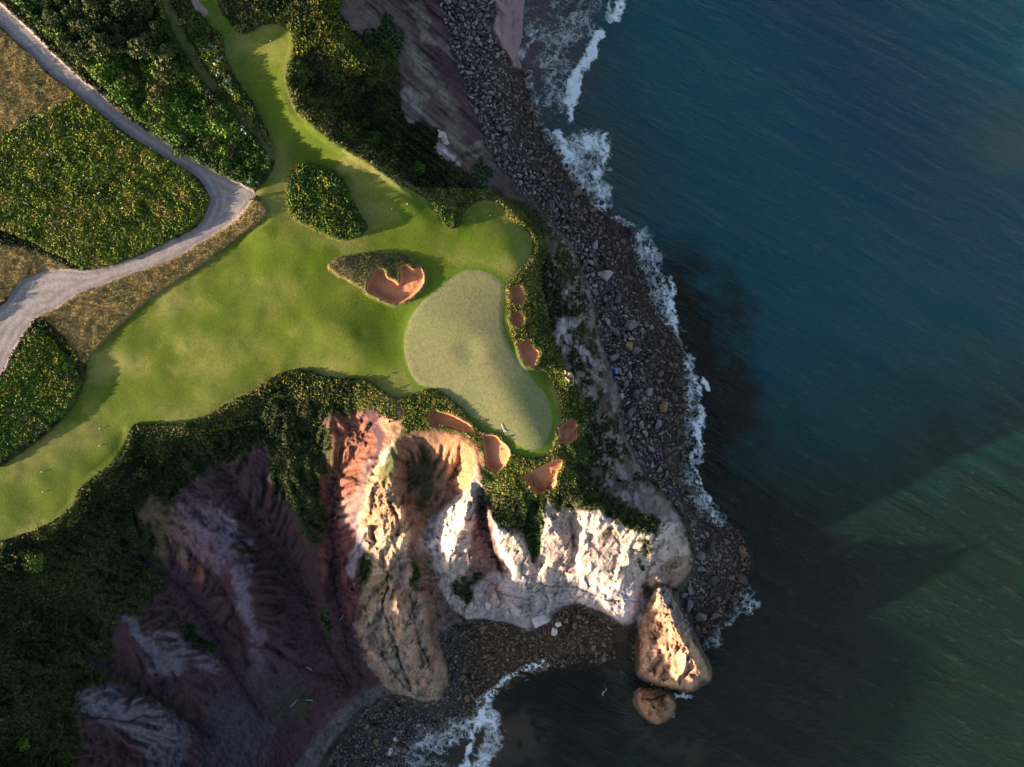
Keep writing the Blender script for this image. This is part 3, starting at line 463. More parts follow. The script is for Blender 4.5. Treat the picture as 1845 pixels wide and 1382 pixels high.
# ------------------------------------------------------------ materials
def nt(name):
    m = bpy.data.materials.new(name); m.use_nodes = True; t = m.node_tree; t.nodes.clear()
    o = t.nodes.new('ShaderNodeOutputMaterial'); b = t.nodes.new('ShaderNodeBsdfPrincipled'); t.links.new(b.outputs[0], o.inputs[0])
    return m, t, b
def N(t, typ, **k):
    n = t.nodes.new(typ)
    for a_, v_ in k.items(): setattr(n, a_, v_)
    return n
def ground_mat(name, fine, contrast, bump, bdist, rough=.9, sc2=None):
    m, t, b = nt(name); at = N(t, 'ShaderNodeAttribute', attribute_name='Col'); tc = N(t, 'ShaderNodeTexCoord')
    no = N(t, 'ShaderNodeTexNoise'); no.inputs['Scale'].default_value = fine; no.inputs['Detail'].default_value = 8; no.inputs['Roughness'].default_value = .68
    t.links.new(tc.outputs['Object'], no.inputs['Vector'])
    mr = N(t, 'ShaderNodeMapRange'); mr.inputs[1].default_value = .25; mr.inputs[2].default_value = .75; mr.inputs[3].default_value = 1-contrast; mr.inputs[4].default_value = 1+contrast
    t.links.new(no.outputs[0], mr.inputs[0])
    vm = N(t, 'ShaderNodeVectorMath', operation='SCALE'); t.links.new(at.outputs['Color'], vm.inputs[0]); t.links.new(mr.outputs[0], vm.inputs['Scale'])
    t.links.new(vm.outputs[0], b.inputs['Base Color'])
    b.inputs['Roughness'].default_value = rough; b.inputs['Specular IOR Level'].default_value = .15
    n2_ = N(t, 'ShaderNodeTexNoise'); n2_.inputs['Scale'].default_value = sc2 or fine*.6; n2_.inputs['Detail'].default_value = 9; n2_.inputs['Roughness'].default_value = .62
    t.links.new(tc.outputs['Object'], n2_.inputs['Vector'])
    bp = N(t, 'ShaderNodeBump'); bp.inputs['Strength'].default_value = bump; bp.inputs['Distance'].default_value = bdist
    t.links.new(n2_.outputs[0], bp.inputs['Height']); t.links.new(bp.outputs[0], b.inputs['Normal'])
    return m
M_ROCK = ground_mat('rock_ground', 1.4, .45, 1, .32, sc2=1.1)
M_TURF = ground_mat('mown_turf', 2.6, .30, .8, .05, sc2=3.5)
M_SAND = ground_mat('red_sand', 2.0, .15, .5, .05)
M_PATH = ground_mat('gravel', 3.0, .28, .8, .06)
M_BEACH = ground_mat('beach_gravel', 2.2, .6, 1, .25)
def tag(o, label=None, cat=None, group=None, kind=None):
    if label: o['label'] = label
    if cat: o['category'] = cat
    if group: o['group'] = group
    if kind: o['kind'] = kind
    return o
def mesh_obj(name, V, F, mat, col=None, parent=None, smooth=True, loc=None):
    me = bpy.data.meshes.new(name); V = np.asarray(V, np.float32); F = np.asarray(F, np.int32); k = F.shape[1]
    me.vertices.add(len(V)); me.vertices.foreach_set('co', V.ravel())
    me.loops.add(F.size); me.loops.foreach_set('vertex_index', F.ravel())
    me.polygons.add(len(F)); me.polygons.foreach_set('loop_start', np.arange(0, F.size, k, dtype=np.int32))
    me.polygons.foreach_set('use_smooth', np.full(len(F), smooth))
    if col is not None:
        ca = me.attributes.new('Col', 'FLOAT_COLOR', 'POINT'); ca.data.foreach_set('color', np.concatenate([col, np.ones((len(col), 1))], 1).astype(np.float32).ravel())
    me.update(calc_edges=True); me.materials.append(mat)
    o = bpy.data.objects.new(name, me); C.objects.link(o)
    if parent: o.parent = parent
    if loc is not None: o.location = loc
    return o
# ------------------------------------------------------------ cut the ground into its named pieces
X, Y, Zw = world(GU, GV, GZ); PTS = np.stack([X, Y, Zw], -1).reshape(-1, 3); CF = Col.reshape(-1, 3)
def fc(A): return .25*(A[:-1, :-1]+A[1:, :-1]+A[:-1, 1:]+A[1:, 1:])
lab = np.zeros((NV-1, NU-1), int)                       # 0 terrain
lab[fc(beach_d) < 0] = 5; lab[fc(bay_d) < 0] = 6; lab[(fc(sand_top) < 0)] = 7
lab[(fc(mead) < 0) | (fc(lrnd) < 0)] = 8; lab[fc(dry) < 0] = 9
lab[fc(faironly) < 0] = 1; lab[fc(grn) < 0] = 2; lab[fc(pth) < 0] = 3; lab[(fc(track) < 0) & (fc(fair) > 0)] = 4
for i, d in enumerate(bs): lab[fc(d) < 0] = 20+i
lab[(fc(s1) < 0)] = 30; lab[fc(s2) < 0] = 31
lab[fc(GZ) < -1.3] = -1
idx = np.arange(NV*NU).reshape(NV, NU)
quads = np.stack([idx[:-1, :-1], idx[1:, :-1], idx[1:, 1:], idx[:-1, 1:]], -1)
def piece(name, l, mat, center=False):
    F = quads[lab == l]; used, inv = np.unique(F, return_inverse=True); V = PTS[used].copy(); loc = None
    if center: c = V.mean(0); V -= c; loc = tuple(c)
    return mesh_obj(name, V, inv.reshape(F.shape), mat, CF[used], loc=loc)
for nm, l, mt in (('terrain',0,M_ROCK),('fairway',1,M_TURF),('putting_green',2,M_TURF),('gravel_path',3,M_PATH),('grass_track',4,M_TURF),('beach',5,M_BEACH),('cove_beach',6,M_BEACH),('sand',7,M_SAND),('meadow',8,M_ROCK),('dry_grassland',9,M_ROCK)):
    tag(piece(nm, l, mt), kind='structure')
BL = ['heart-shaped red sand bunker on the rough mound left of the green','upper of the three small red bunkers along the right edge of the green','smallest round red sand bunker, middle one along the right edge of the green','teardrop red sand bunker, lower of three along the right edge of the green','square-cornered red sand bunker at the right of the green tip near the cliff','oval red sand bunker below the green tip, left one beside the white marker pole','largest fan-shaped red sand bunker directly below the tip of the green','long thin shaded red sand bunker in dark rough below the left of the green']
for i in range(8): tag(piece('sand_bunker', 20+i, M_SAND, True), BL[i], 'bunker', 'red sand bunkers around the green')
tag(piece('sea_stack', 30, M_ROCK, True), 'tall tan wedge shaped rock stack standing in dark water off the headland, crest sunlit', 'sea stack')
tag(piece('sea_stack', 31, M_ROCK, True), 'small low brown rock stack in the water just below the tall wedge stack', 'sea stack')
exec_veg = True
# ------------------------------------------------------------ sea
su = axis(660, 1885, 3.0, 30000, 1.2); sv = axis(-40, 1422, 3.0, 30000, 1.2)
QU, QV = np.meshgrid(su, sv)
qz = np.where((QU < 2600) & (QU > -1000), ter_z(QU, QV), -5)
qx, qy, _ = world(QU, QV, np.zeros_like(QU))
qn = fbm(QU/60, QV/60, 4, 701); qn2 = fbm(QU/20, QV/20, 3, 702); qn3 = fbm(QU/8, QV/8, 4, 703); qn4 = fbm(QU/8, QV/8, 4, 704)
SC = np.zeros(QU.shape+(3,)); SC[:] = (.002, .050, .062)
def sp(c, m):
    global SC
    m = np.clip(m, 0, 1)[..., None]; SC = SC*(1-m)+np.array(c)*m
sp((.006, .080, .112), sstep(900, -100, QV)*.9)
sp((.003, .034, .085), .7*np.exp(-(((QU-1600-(QV-200)*.6)/190)**2))*sstep(700, 200, QV))
sp((.034, .056, .056), .8*sstep(200, 0, ldist(QU, QV, [(1000,-40),(1020,200),(1100,330)], 400)))
sp((.06, .085, .07), .7*np.exp(-(((QU-1845)/110)**2+((QV-260)/70)**2)))
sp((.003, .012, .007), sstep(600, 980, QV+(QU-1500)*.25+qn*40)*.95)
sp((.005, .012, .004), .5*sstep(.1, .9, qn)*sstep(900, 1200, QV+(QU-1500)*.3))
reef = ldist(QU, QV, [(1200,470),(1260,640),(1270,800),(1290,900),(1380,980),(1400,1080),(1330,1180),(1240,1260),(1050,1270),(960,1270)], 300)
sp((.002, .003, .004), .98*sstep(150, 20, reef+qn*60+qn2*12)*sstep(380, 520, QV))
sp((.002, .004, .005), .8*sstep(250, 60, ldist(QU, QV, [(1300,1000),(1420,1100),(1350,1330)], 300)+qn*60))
sp((.055, .040, .028), .9*sstep(90, 10, ldist(QU, QV, [(800,1420),(860,1350),(930,1330)], 200)+qn2*10))
sp((.030, .030, .020), .7*sstep(40, 0, ldist(QU, QV, [(1130,1150),(1110,1230),(1150,1320),(1250,1360)], 200)+qn2*12))
sp((.004, .005, .006), .8*sstep(.15, .6, qn2)*sstep(1180, 1230, QV)*sstep(1350, 1200, QU)*sstep(880,940,QU))
sp((.15, .10, .11), .9*sstep(75, 0, ldist(QU, QV, [(960,-60),(965,60),(950,110)], 200)+qn2*8)); sp((.07, .055, .062), .8*sstep(130, 30, ldist(QU, QV, [(960,-60),(975,120)], 300)))
sp((.035, .020, .010), .8*sstep(-.9, .0, qz)*sstep(360, 500, QV))
foam = np.zeros(QU.shape)
def fl(P, wd, s, soft=1.0):                      # a line of foam
    global foam
    d = ldist(QU+qn2*5+qn3*6, QV+qn*8+qn4*6, P, 90); foam = np.maximum(foam, s*sstep(wd*(1+.5*soft), wd*(1-.7*soft), d))
fl([(1078,62),(1068,85),(1055,115),(1042,140),(1035,160),(1025,205)], 12, .93, .9)
fl([(1076,75),(1060,120)], 5, .95, .9)
fl([(1130,-20),(1120,8),(1108,28)], 9, .95); fl([(1095,-20),(1095,25),(1100,35)], 5, .7)
fl([(1008,240),(1018,265),(1025,285)], 10, 1.0); fl([(1090,245),(1085,290)], 5, 1.0)
fl([(1025,265),(1078,262)], 30, .66); fl([(1030,300),(1075,300)], 30, .62); fl([(1050,335),(1085,345)], 24, .62); fl([(1068,360),(1092,372)], 18, .6); fl([(1085,365),(1120,400),(1140,410)], 10, .6)
fl([(1078,300),(1080,350),(1090,375)], 4, .8)
fl([(985,110),(1010,120),(1000,170)], 36, .46); fl([(1000,70),(1050,50)], 34, .44); fl([(960,60),(990,20),(1040,0)], 34, .36); fl([(1010,20),(1080,10)], 26, .35); fl([(940,110),(955,80),(965,60)], 4, .6)
fl([(950,140),(960,170),(970,230),(1000,250)], 12, .55); fl([(955,45),(985,20),(1010,-10)], 5, .4); fl([(1070,0),(1050,30),(990,55),(960,80)], 6, .45)
fl([(1150,430),(1175,480),(1190,540),(1205,590)], 26, .53); fl([(1210,500),(1212,540),(1216,590),(1225,620)], 5, .8); fl([(1200,610),(1225,620)], 9, .6)
fl([(1235,650),(1250,700),(1245,760),(1228,810)], 20, .53); fl([(1268,680),(1272,700)], 6, 1.0); fl([(1252,770),(1260,800)], 6, 1.0); fl([(1238,652),(1256,695),(1266,740),(1258,790),(1246,830),(1262,880),(1292,932)], 3.5, .82); fl([(1140,415),(1165,450),(1200,520),(1214,600)], 3, .75); fl([(1262,720),(1262,760),(1255,830)], 8, .55)
fl([(1228,830),(1235,880),(1270,915),(1290,935)], 20, .53); fl([(1270,905),(1300,930)], 14, .53)
fl([(1340,1060),(1355,1090),(1310,1110),(1290,1150),(1270,1165)], 14, .42); fl([(1345,1085),(1355,1100)], 8, .55); fl([(1215,1247),(1245,1250)], 6, .6)
fl([(688,1420),(695,1360),(718,1312),(740,1288),(780,1280),(815,1290)], 7, .9); fl([(985,1190),(945,1203),(905,1228),(882,1258),(872,1285),(850,1330),(835,1400)], 7, .92)
fl([(760,1330),(800,1330),(850,1300),(870,1240)], 32, .54); fl([(880,1290),(890,1330),(860,1390)], 20, .66); fl([(930,1205),(985,1195)], 14, .55); fl([(720,1370),(800,1400)], 32, .46)
fl([(1095,1238),(1090,1250)], 3, .5)
shore = sstep(-1.6, -.2, qz)*sstep(.6, 0, qz)
foam = np.maximum(foam, .36*shore*sstep(-.5, .3, qn2))
# wave relief: swell crests run from upper left to lower right
ca_, sa_ = math.cos(math.radians(-27)), math.sin(math.radians(-27))
along = qx*ca_+qy*sa_; acr = -qx*sa_+qy*ca_
fade = sstep(40, 5, np.maximum(0, np.maximum(QU-2400, np.maximum(-300-QV, QV-1700)))/30)
qzz = (fbm(along/26, acr/3.4, 3, 711)*.14)*fade+.25*sstep(.7, 1, foam)*(.5+.5*qn2)
me_idx = np.arange(QU.size).reshape(QU.shape)
F = np.stack([me_idx[:-1, :-1], me_idx[1:, :-1], me_idx[1:, 1:], me_idx[:-1, 1:]], -1)
keep = ~((.25*(qz[:-1, :-1]+qz[1:, :-1]+qz[:-1, 1:]+qz[1:, 1:]) > 1.4) & (QU[:-1, :-1] < 2500)); F = F[keep]
used, inv = np.unique(F, return_inverse=True)
m, t, b = nt('sea_water')
at = N(t, 'ShaderNodeAttribute', attribute_name='Col'); af = N(t, 'ShaderNodeAttribute', attribute_name='foam'); tc = N(t, 'ShaderNodeTexCoord')
def aniso(deg, sx):
    r_1 = N(t, 'ShaderNodeMapping'); r_1.inputs['Rotation'].default_value = (0, 0, math.radians(deg)); t.links.new(tc.outputs['Object'], r_1.inputs[0])
    r_2 = N(t, 'ShaderNodeMapping'); r_2.inputs['Scale'].default_value = (sx, 1, 1); t.links.new(r_1.outputs[0], r_2.inputs[0]); return r_2
mp = aniso(28, .17)
def noise(sc, det, vec, rough=.6, dist=0):
    n = N(t, 'ShaderNodeTexNoise'); n.inputs['Scale'].default_value = sc; n.inputs['Detail'].default_value = det; n.inputs['Roughness'].default_value = rough; n.inputs['Distortion'].default_value = dist
    t.links.new(vec, n.inputs['Vector']); return n.outputs[0]
def mth(op, a_, b_=None, c_=None):
    n = N(t, 'ShaderNodeMath', operation=op)
    for i, v in enumerate((a_, b_, c_)):
        if v is None: continue
        if isinstance(v, (int, float)): n.inputs[i].default_value = v
        else: t.links.new(v, n.inputs[i])
    return n.outputs[0]
mp2 = aniso(17, .3)
w1 = noise(.6, 5, mp.outputs[0], .55, .6); w2 = noise(1.5, 6, mp2.outputs[0], .6, .4)
w3 = noise(3.6, 4, aniso(8, .35).outputs[0], .6, .3)
w0 = noise(.16, 3, aniso(31, .22).outputs[0], .5, .8)
hh = mth('ADD', mth('ADD', mth('MULTIPLY', w0, 1.6), mth('MULTIPLY', w1, .7)), mth('ADD', mth('MULTIPLY', w2, .62), mth('MULTIPLY', w3, .22)))
# foam lace: thin broken filaments round dark cells
wob = N(t, 'ShaderNodeTexNoise'); wob.inputs['Scale'].default_value = .9; wob.inputs['Detail'].default_value = 4; t.links.new(tc.outputs['Object'], wob.inputs['Vector'])
wv_ = N(t, 'ShaderNodeVectorMath', operation='MULTIPLY_ADD'); t.links.new(wob.outputs['Color'], wv_.inputs[0]); wv_.inputs[1].default_value = (2.2, 2.2, 0); t.links.new(tc.outputs['Object'], wv_.inputs[2])
def web(sc, wd):
    n = N(t, 'ShaderNodeTexVoronoi', feature='DISTANCE_TO_EDGE'); n.inputs['Scale'].default_value = sc; t.links.new(wv_.outputs[0], n.inputs['Vector'])
    return mth('SUBTRACT', 1.0, mth('MINIMUM', mth('DIVIDE', n.outputs['Distance'], wd), 1.0))
lace = mth('MAXIMUM', web(.55, .22), mth('MULTIPLY', web(1.5, .28), .85)); br = noise(.28, 5, tc.outputs['Object'], .65, .6)
val = mth('ADD', mth('ADD', mth('MULTIPLY', lace, .62), mth('MULTIPLY', mth('SUBTRACT', br, .5), 1.5)), mth('SUBTRACT', mth('MULTIPLY', af.outputs['Fac'], 1.45), .66))
fr = N(t, 'ShaderNodeMapRange'); fr.inputs[1].default_value = .26; fr.inputs[2].default_value = .86; t.links.new(val, fr.inputs[0])
has = N(t, 'ShaderNodeMapRange'); has.inputs[1].default_value = .12; has.inputs[2].default_value = .3; t.links.new(af.outputs['Fac'], has.inputs[0])
# small bright crests out at sea
cr = N(t, 'ShaderNodeMapRange'); cr.inputs[1].default_value = .55; cr.inputs[2].default_value = .68; cr.inputs[4].default_value = .022; t.links.new(mth('MULTIPLY', mth('ADD', w1, w2), .5), cr.inputs[0])
fo = mth('MULTIPLY', fr.outputs[0], has.outputs[0]); fo2 = mth('MINIMUM', mth('ADD', fo, cr.outputs[0]), 1.0)
mx = N(t, 'ShaderNodeMix', data_type='RGBA'); t.links.new(fo2, mx.inputs['Factor']); t.links.new(at.outputs['Color'], mx.inputs[6]); mx.inputs[7].default_value = (.86, .87, .88, 1)
t.links.new(mx.outputs[2], b.inputs['Base Color'])
t.links.new(mth('ADD', .16, mth('MULTIPLY', fo, .6)), b.inputs['Roughness']); b.inputs['IOR'].default_value = 1.33; b.inputs['Specular IOR Level'].default_value = .27
bp = N(t, 'ShaderNodeBump'); bp.inputs['Strength'].default_value = .9; bp.inputs['Distance'].default_value = 1.35; t.links.new(mth('ADD', hh, mth('MULTIPLY', fo, .7)), bp.inputs['Height']); t.links.new(bp.outputs[0], b.inputs['Normal'])
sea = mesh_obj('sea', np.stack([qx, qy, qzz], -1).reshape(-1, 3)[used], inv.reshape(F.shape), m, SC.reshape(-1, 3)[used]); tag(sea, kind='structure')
fa = sea.data.attributes.new('foam', 'FLOAT', 'POINT'); fa.data.foreach_set('value', foam.ravel()[used].astype(np.float32))
#VEGETATION
# ------------------------------------------------------------ vegetation
def leaf_mat(name, rough=.6):
    m, t, b = nt(name); at = N(t, 'ShaderNodeAttribute', attribute_name='Col'); t.links.new(at.outputs['Color'], b.inputs['Base Color'])
    b.inputs['Roughness'].default_value = rough; b.inputs['Specular IOR Level'].default_value = .1; return m
M_LEAF = leaf_mat('leaves'); M_BARK = ground_mat('bark', 6, .3, .5, .03)
def leaves(Cn, size, colr, r, up=.4, narrow=.55):       # one bent quad per centre
    n = len(Cn); nr = r.normal(size=(n, 3)); nr[:, 2] = np.abs(nr[:, 2])+up; nr /= np.linalg.norm(nr, axis=1)[:, None]
    t1_ = np.cross(nr, r.normal(size=(n, 3))); t1_ /= np.linalg.norm(t1_, axis=1)[:, None]+1e-9; t2_ = np.cross(nr, t1_)
    s_ = (size*(.6+.8*r.random(n)))[:, None]; a_ = t1_*s_; b_ = t2_*s_*narrow
    V_ = np.stack([Cn-a_, Cn-b_+nr*s_*.15, Cn+a_, Cn+b_+nr*s_*.15], 1).reshape(-1, 3)
    return V_, np.arange(4*n).reshape(n, 4), np.repeat(colr, 4, 0)
def in_zone(field, lo, box, spacing, r):                # jittered points where field < lo
    us, vs = np.meshgrid(np.arange(box[0], box[2], spacing), np.arange(box[1], box[3], spacing))
    us = us.ravel()+r.uniform(-.5, .5, us.size)*spacing; vs = vs.ravel()+r.uniform(-.5, .5, vs.size)*spacing
    k = near_g(field, us, vs) < lo; return us[k], vs[k]
def pal_pick(u, v, pal, r, sc=30, seed=0):              # clumpy choice from a palette
    t_ = np.clip(.5+.55*fbm(u/sc, v/sc, 3, seed)+r.normal(size=len(u))*.13, 0, .999)*len(pal)
    p = np.array(pal); return p[t_.astype(int)]*(.7+.6*r.random(len(u)))[:, None]
def tufts(name, u, v, k, size, rad, hgt, pal, label, seed, sc=30, flower=None, up=.4, narrow=.55, hmod=None, cat='plants'):
    r = np.random.default_rng(seed); z = ter_z(u, v); x, y, z = world(u, v, z); n = len(u)
    h_ = hgt*(.6+.8*r.random(n)) if hmod is None else hgt*hmod*(.6+.8*r.random(n))
    base = np.repeat(np.stack([x, y, z], 1), k, 0); hh_ = np.repeat(h_, k)
    ang = r.random(n*k)*6.283; rr = rad*np.sqrt(r.random(n*k)); hz = (1-(rr/rad)**2*.6)*hh_*(.35+.65*r.random(n*k))
    P_ = base+np.stack([rr*np.cos(ang), rr*np.sin(ang), hz], 1)
    col = np.repeat(pal_pick(u, v, pal, r, sc, seed), k, 0)*(.75+.5*r.random(n*k))[:, None]
    if flower:
        for fc_, prob, sc2, th in flower:
            hit = (fbm(u/sc2, v/sc2, 3, seed+50+int(sc2)) > th) & (r.random(n) < prob); hk = np.repeat(hit, k) & (r.random(n*k) < .6)
            col[hk] = np.array(fc_)*(.7+.5*r.random(hk.sum()))[:, None]; P_[hk, 2] += .08
    V_, F_, c_ = leaves(P_, np.full(n*k, size), col, r, up, narrow)
    return tag(mesh_obj(name, V_, F_, M_LEAF, c_, smooth=False), label, cat, kind='stuff')
GRN = [(.022,.045,.008),(.035,.075,.010),(.055,.105,.014),(.085,.120,.016),(.12,.14,.022)]
DGR = [(.014,.024,.007),(.020,.036,.009),(.030,.052,.012),(.050,.072,.016)]
DRYP = [(.07,.06,.018),(.14,.105,.035),(.20,.15,.055),(.26,.20,.08)]
YEL = (.30, .24, .015); WF = (.45, .44, .36)
r_ = np.random.default_rng(5)
u, v = in_zone(mead, -1, (-40, 160, 385, 490), 3.3, r_)
tufts('meadow_plants', u, v, 9, .19, .26, .40, [(.075,.10,.018),(.11,.145,.02),(.15,.19,.022),(.20,.21,.025),(.22,.18,.045)], 'tall green weeds with patches of yellow flowers in the meadow inside the bend of the gravel path', 21, 24, [(YEL,.28,14,.42),(WF,.18,33,.85)])
u, v = in_zone(lrnd, -1, (-40, 585, 155, 850), 3.4, r_)
tufts('low_scrub', u, v, 8, .20, .25, .36, [(.13,.11,.04),(.07,.10,.02),(.08,.14,.015),(.06,.12,.012),(.13,.15,.025)], 'rounded patch of low green scrub with some yellow flowers between the path and the lower left fairway', 22, 40, [(YEL,.4,22,.45)])
u, v = in_zone(isl, -1, (510, 290, 668, 436), 3.1, r_)
tufts('low_scrub', u, v, 9, .20, .25, .6, [(.07,.09,.025),(.05,.085,.012),(.07,.12,.015),(.12,.16,.02)], 'pear shaped island of dark green scrub with yellow flowers in the middle of the fairway', 23, 30, [(YEL,.35,18,.45)])
u, v = in_zone(strip, -1, (340, 60, 480, 235), 3.1, r_)
tufts('flower_strip', u, v, 8, .17, .22, .7, GRN, 'narrow strip of green weeds and white flowers between the grass track and the upper fairway', 24, 18, [(WF,.4,12,.4),(YEL,.3,25,.6)])
cop2 = np.maximum(copse, -pth-(-2)*0+(-999)*0) if False else copse
u, v = in_zone(copse, -1, (-40, -40, 495, 345), 3.6, r_); ok = (near_g(pth, u, v) > 2) & (near_g(track, u, v) > 3); u, v = u[ok], v[ok]
tufts('undergrowth', u, v, 8, .22, .3, .5, DGR[1:3]+GRN[1:5], 'leafy green undergrowth with white flowers beneath the shrubs right of the gravel path', 25, 45, [(WF,.35,24,.75)])
u, v = in_zone(np.maximum(mnd, -bs[0]+2), -1, (580, 450, 778, 555), 2.6, r_)
tufts('rough_grass', u, v, 6, .12, .14, .32, [(.17,.13,.05),(.12,.10,.04),(.10,.095,.03),(.05,.065,.018)], 'tawny rough grass on the mound around the heart shaped bunker', 26, 60, narrow=.3)
dz = np.minimum(dry, 999); u, v = in_zone(dz, -1, (-40, -10, 485, 660), 3.4, r_); ok = (near_g(pth, u, v) > 1) & (near_g(mead, u, v) > 1); u, v = u[ok], v[ok]
tufts('dry_grass', u, v, 5, .15, .20, .28, [(.12,.09,.032),(.20,.145,.05),(.28,.20,.07),(.36,.26,.10),(.15,.14,.04)], 'golden brown dry grass on the verges and banks along the gravel path', 27, 55, narrow=.25)
# greenery over the slopes and the rough along the edges of the course
green_f = (Col[..., 1] > Col[..., 0]*.93) & (GZ > 5); lum = Col.sum(-1)
blk = np.minimum.reduce([mead, lrnd, copse, strip, dry, pth, faironly]+bs+[isl, mnd])
veg = np.where(green_f & (blk > 1.2) & (lum < .26) & ~((track < 1)), -5., 5.)
topz = (GZ > 20.5) & (GU > 640) & (GV > 340) & (fair < 75)
vtop = np.where(topz & (veg < 0), -5., 5.); veg = np.where(topz, 5., veg)
u, v = in_zone(vtop, 0, (640, 340, 1200, 980), 3.3, r_)
tufts('cliff_top_scrub', u, v, 7, .18, .24, .30, [(.06,.09,.014),(.10,.125,.02),(.16,.155,.03),(.22,.18,.05),(.08,.12,.018),(.05,.075,.014)], 'mixed green and straw coloured scrub on the cliff top around the bunkers', 35, 34, [(YEL,.3,26,.6)])
u, v = in_zone(veg, 0, (-40, -40, 1260, 1400), 3.9, r_)
hm = np.where(near_g(GZ, u, v) > 19, 1.0, .55)*(1+.5*sstep(25, 60, near_g(fair, u, v))*sstep(.0, .5, fbm(u/40, v/40, 3, 77)))
tufts('slope_scrub', u, v, 7, .20, .28, .36, [(.010,.016,.005),(.017,.027,.007),(.028,.040,.010),(.045,.052,.014),(.075,.07,.022)], 'dark green scrub and ivy covering the steep slopes below the golf course', 28, 50, None, hmod=hm)
rdg = np.where((np.minimum(ldist(wu, wv, [(575,-40),(600,60),(640,112),(700,128)]), ldist(wu, wv, [(520,40),(545,90)])+8) < 24+n1*8) & (blk > 1.2) & (GZ > 20), -5., 5.); u, v = in_zone(rdg, 0, (500, -40, 760, 180), 3.3, r_)
tufts('sunlit_scrub', u, v, 7, .2, .26, .45, [(.05,.07,.014),(.09,.11,.016),(.14,.15,.02),(.22,.19,.02)], 'yellow green sunlit scrub on the crest right of the round top end of the fairway', 36, 26, [(YEL,.5,22,.35)])  # sunlight on the crest is put into these paler leaf colours
edg = np.where((fair > 3) & (fair < 40+n1*30) & (blk > 1.2) & (GZ > 18.5) & (n1+.5*n3 > -.1) & (GU < 720), -5., 5.); u, v = in_zone(edg, 0, (-40, 20, 720, 1080), 3.8, r_)
tufts('edge_scrub', u, v, 7, .2, .26, .5, [(.05,.07,.013),(.09,.105,.02),(.15,.14,.032),(.24,.175,.055)], 'olive and straw coloured scrub along the brink of the purple bowl', 37, 24, [(YEL,.3,30,.7)])
rim = np.where((fair > 1) & (fair < 15) & (blk > 1) & (GZ > 21.5) & (GU > 60), -5., 5.); u, v = in_zone(rim, 0, (-40, 20, 1080, 1030), 2.9, r_)
tufts('rough_fringe', u, v, 6, .15, .18, .32, [(.06,.08,.02),(.09,.09,.025),(.16,.13,.045),(.22,.17,.06)], 'pale seeding fringe of long grass along the outer edge of the fairway', 29, 26, [(YEL,.25,30,.6)], narrow=.3)
rim = np.where((fair > 8) & (fair < 42) & (blk > 1) & (GZ > 21) & (GU > 880), -5., 5.); u, v = in_zone(rim, 0, (880, 350, 1080, 910), 3.4, r_)
tufts('cliff_top_grass', u, v, 6, .18, .22, .32, [(.05,.075,.014),(.09,.115,.018),(.13,.13,.025),(.20,.16,.05)], 'yellow green tussocks along the cliff top right of the green', 30, 30, narrow=.35)
# shrubs and trees
def crown_mesh(name, rad, hgt, nl, lsize, pal, seed, core=.72):
    r = np.random.default_rng(seed); lobes = [(0, 0, hgt*.5, rad*.75)]+[(rad*.6*math.cos(q+.5*r.random()), rad*.6*math.sin(q+.5*r.random()), hgt*(.3+.35*r.random()), rad*(.38+.22*r.random())) for q in np.linspace(0, 5.3, 6)]+[(rad*.2*r.normal(), rad*.2*r.normal(), hgt*.85, rad*.4)]
    ws = np.array([l[3]**2 for l in lobes]); li = r.choice(len(lobes), nl, p=ws/ws.sum()); L_ = np.array(lobes)[li]
    d = r.normal(size=(nl, 3)); d[:, 2] = np.abs(d[:, 2])-.25; d /= np.linalg.norm(d, axis=1)[:, None]
    P_ = L_[:, :3]+d*(L_[:, 3]*(.72+.36*r.random(nl)))[:, None]*[1, 1, hgt/rad*.55]
    P_[:, 2] = np.maximum(P_[:, 2], .05)
    tone = (r.random(len(lobes))*.7+.65)[li][:, None]
    col = np.array(pal)[r.integers(0, len(pal), nl)]*tone*(.7+.6*r.random(nl))[:, None]
    V_, F_, c_ = leaves(P_, np.full(nl, lsize), col, r, .3, .6)
    # leafy core so that no light leaks through the middle
    nseg, nring = 10, 5; cv = []; 
    for k in range(nring+1):
        for q in range(nseg):
            ph = k/nring*math.pi/2; jit = core*(.9+.2*r.random()); cv.append((rad*jit*math.cos(ph)*math.cos(q*6.283/nseg), rad*jit*math.cos(ph)*math.sin(q*6.283/nseg), hgt*.8*math.sin(ph)*jit+.05))
    cv = np.array(cv); cf = np.array([(k*nseg+q, k*nseg+(q+1) % nseg, (k+1)*nseg+(q+1) % nseg, (k+1)*nseg+q) for k in range(nring) for q in range(nseg)])
    me_o = mesh_obj(name, np.concatenate([V_, cv]), np.concatenate([F_, cf+len(V_)]), M_LEAF, np.concatenate([c_, np.tile(np.array(pal[0])*.8, (len(cv), 1))]), smooth=False)
    return me_o
def trunk_mesh(h, r0, seed):
    r = np.random.default_rng(seed); V_ = []; F_ = []
    def limb(p0, p1, ra, rb):
        b0 = len(V_); p0 = Vector(p0); p1 = Vector(p1); ax = (p1-p0).normalized(); s_ = ax.orthogonal().normalized(); q_ = ax.cross(s_)
        for k in range(4):
            c = p0.lerp(p1, k/3)+Vector(r.normal(size=3)*ra*.15); rr = ra+(rb-ra)*k/3
            for n in range(7): V_.append(c+(s_*math.cos(n*.8976)+q_*math.sin(n*.8976))*rr)
        for k in range(3):
            for n in range(7): F_.append((b0+k*7+n, b0+k*7+(n+1) % 7, b0+(k+1)*7+(n+1) % 7, b0+(k+1)*7+n))
    limb((0, 0, -.4), (0, 0, h*.5), r0, r0*.7)
    for q in range(5):
        a_ = q*1.256+r.random(); limb((0, 0, h*(.3+.04*q)), (h*.3*math.cos(a_), h*.3*math.sin(a_), h*(.62+.06*q)), r0*.5, r0*.15)
    return np.array([tuple(x) for x in V_]), np.array(F_)
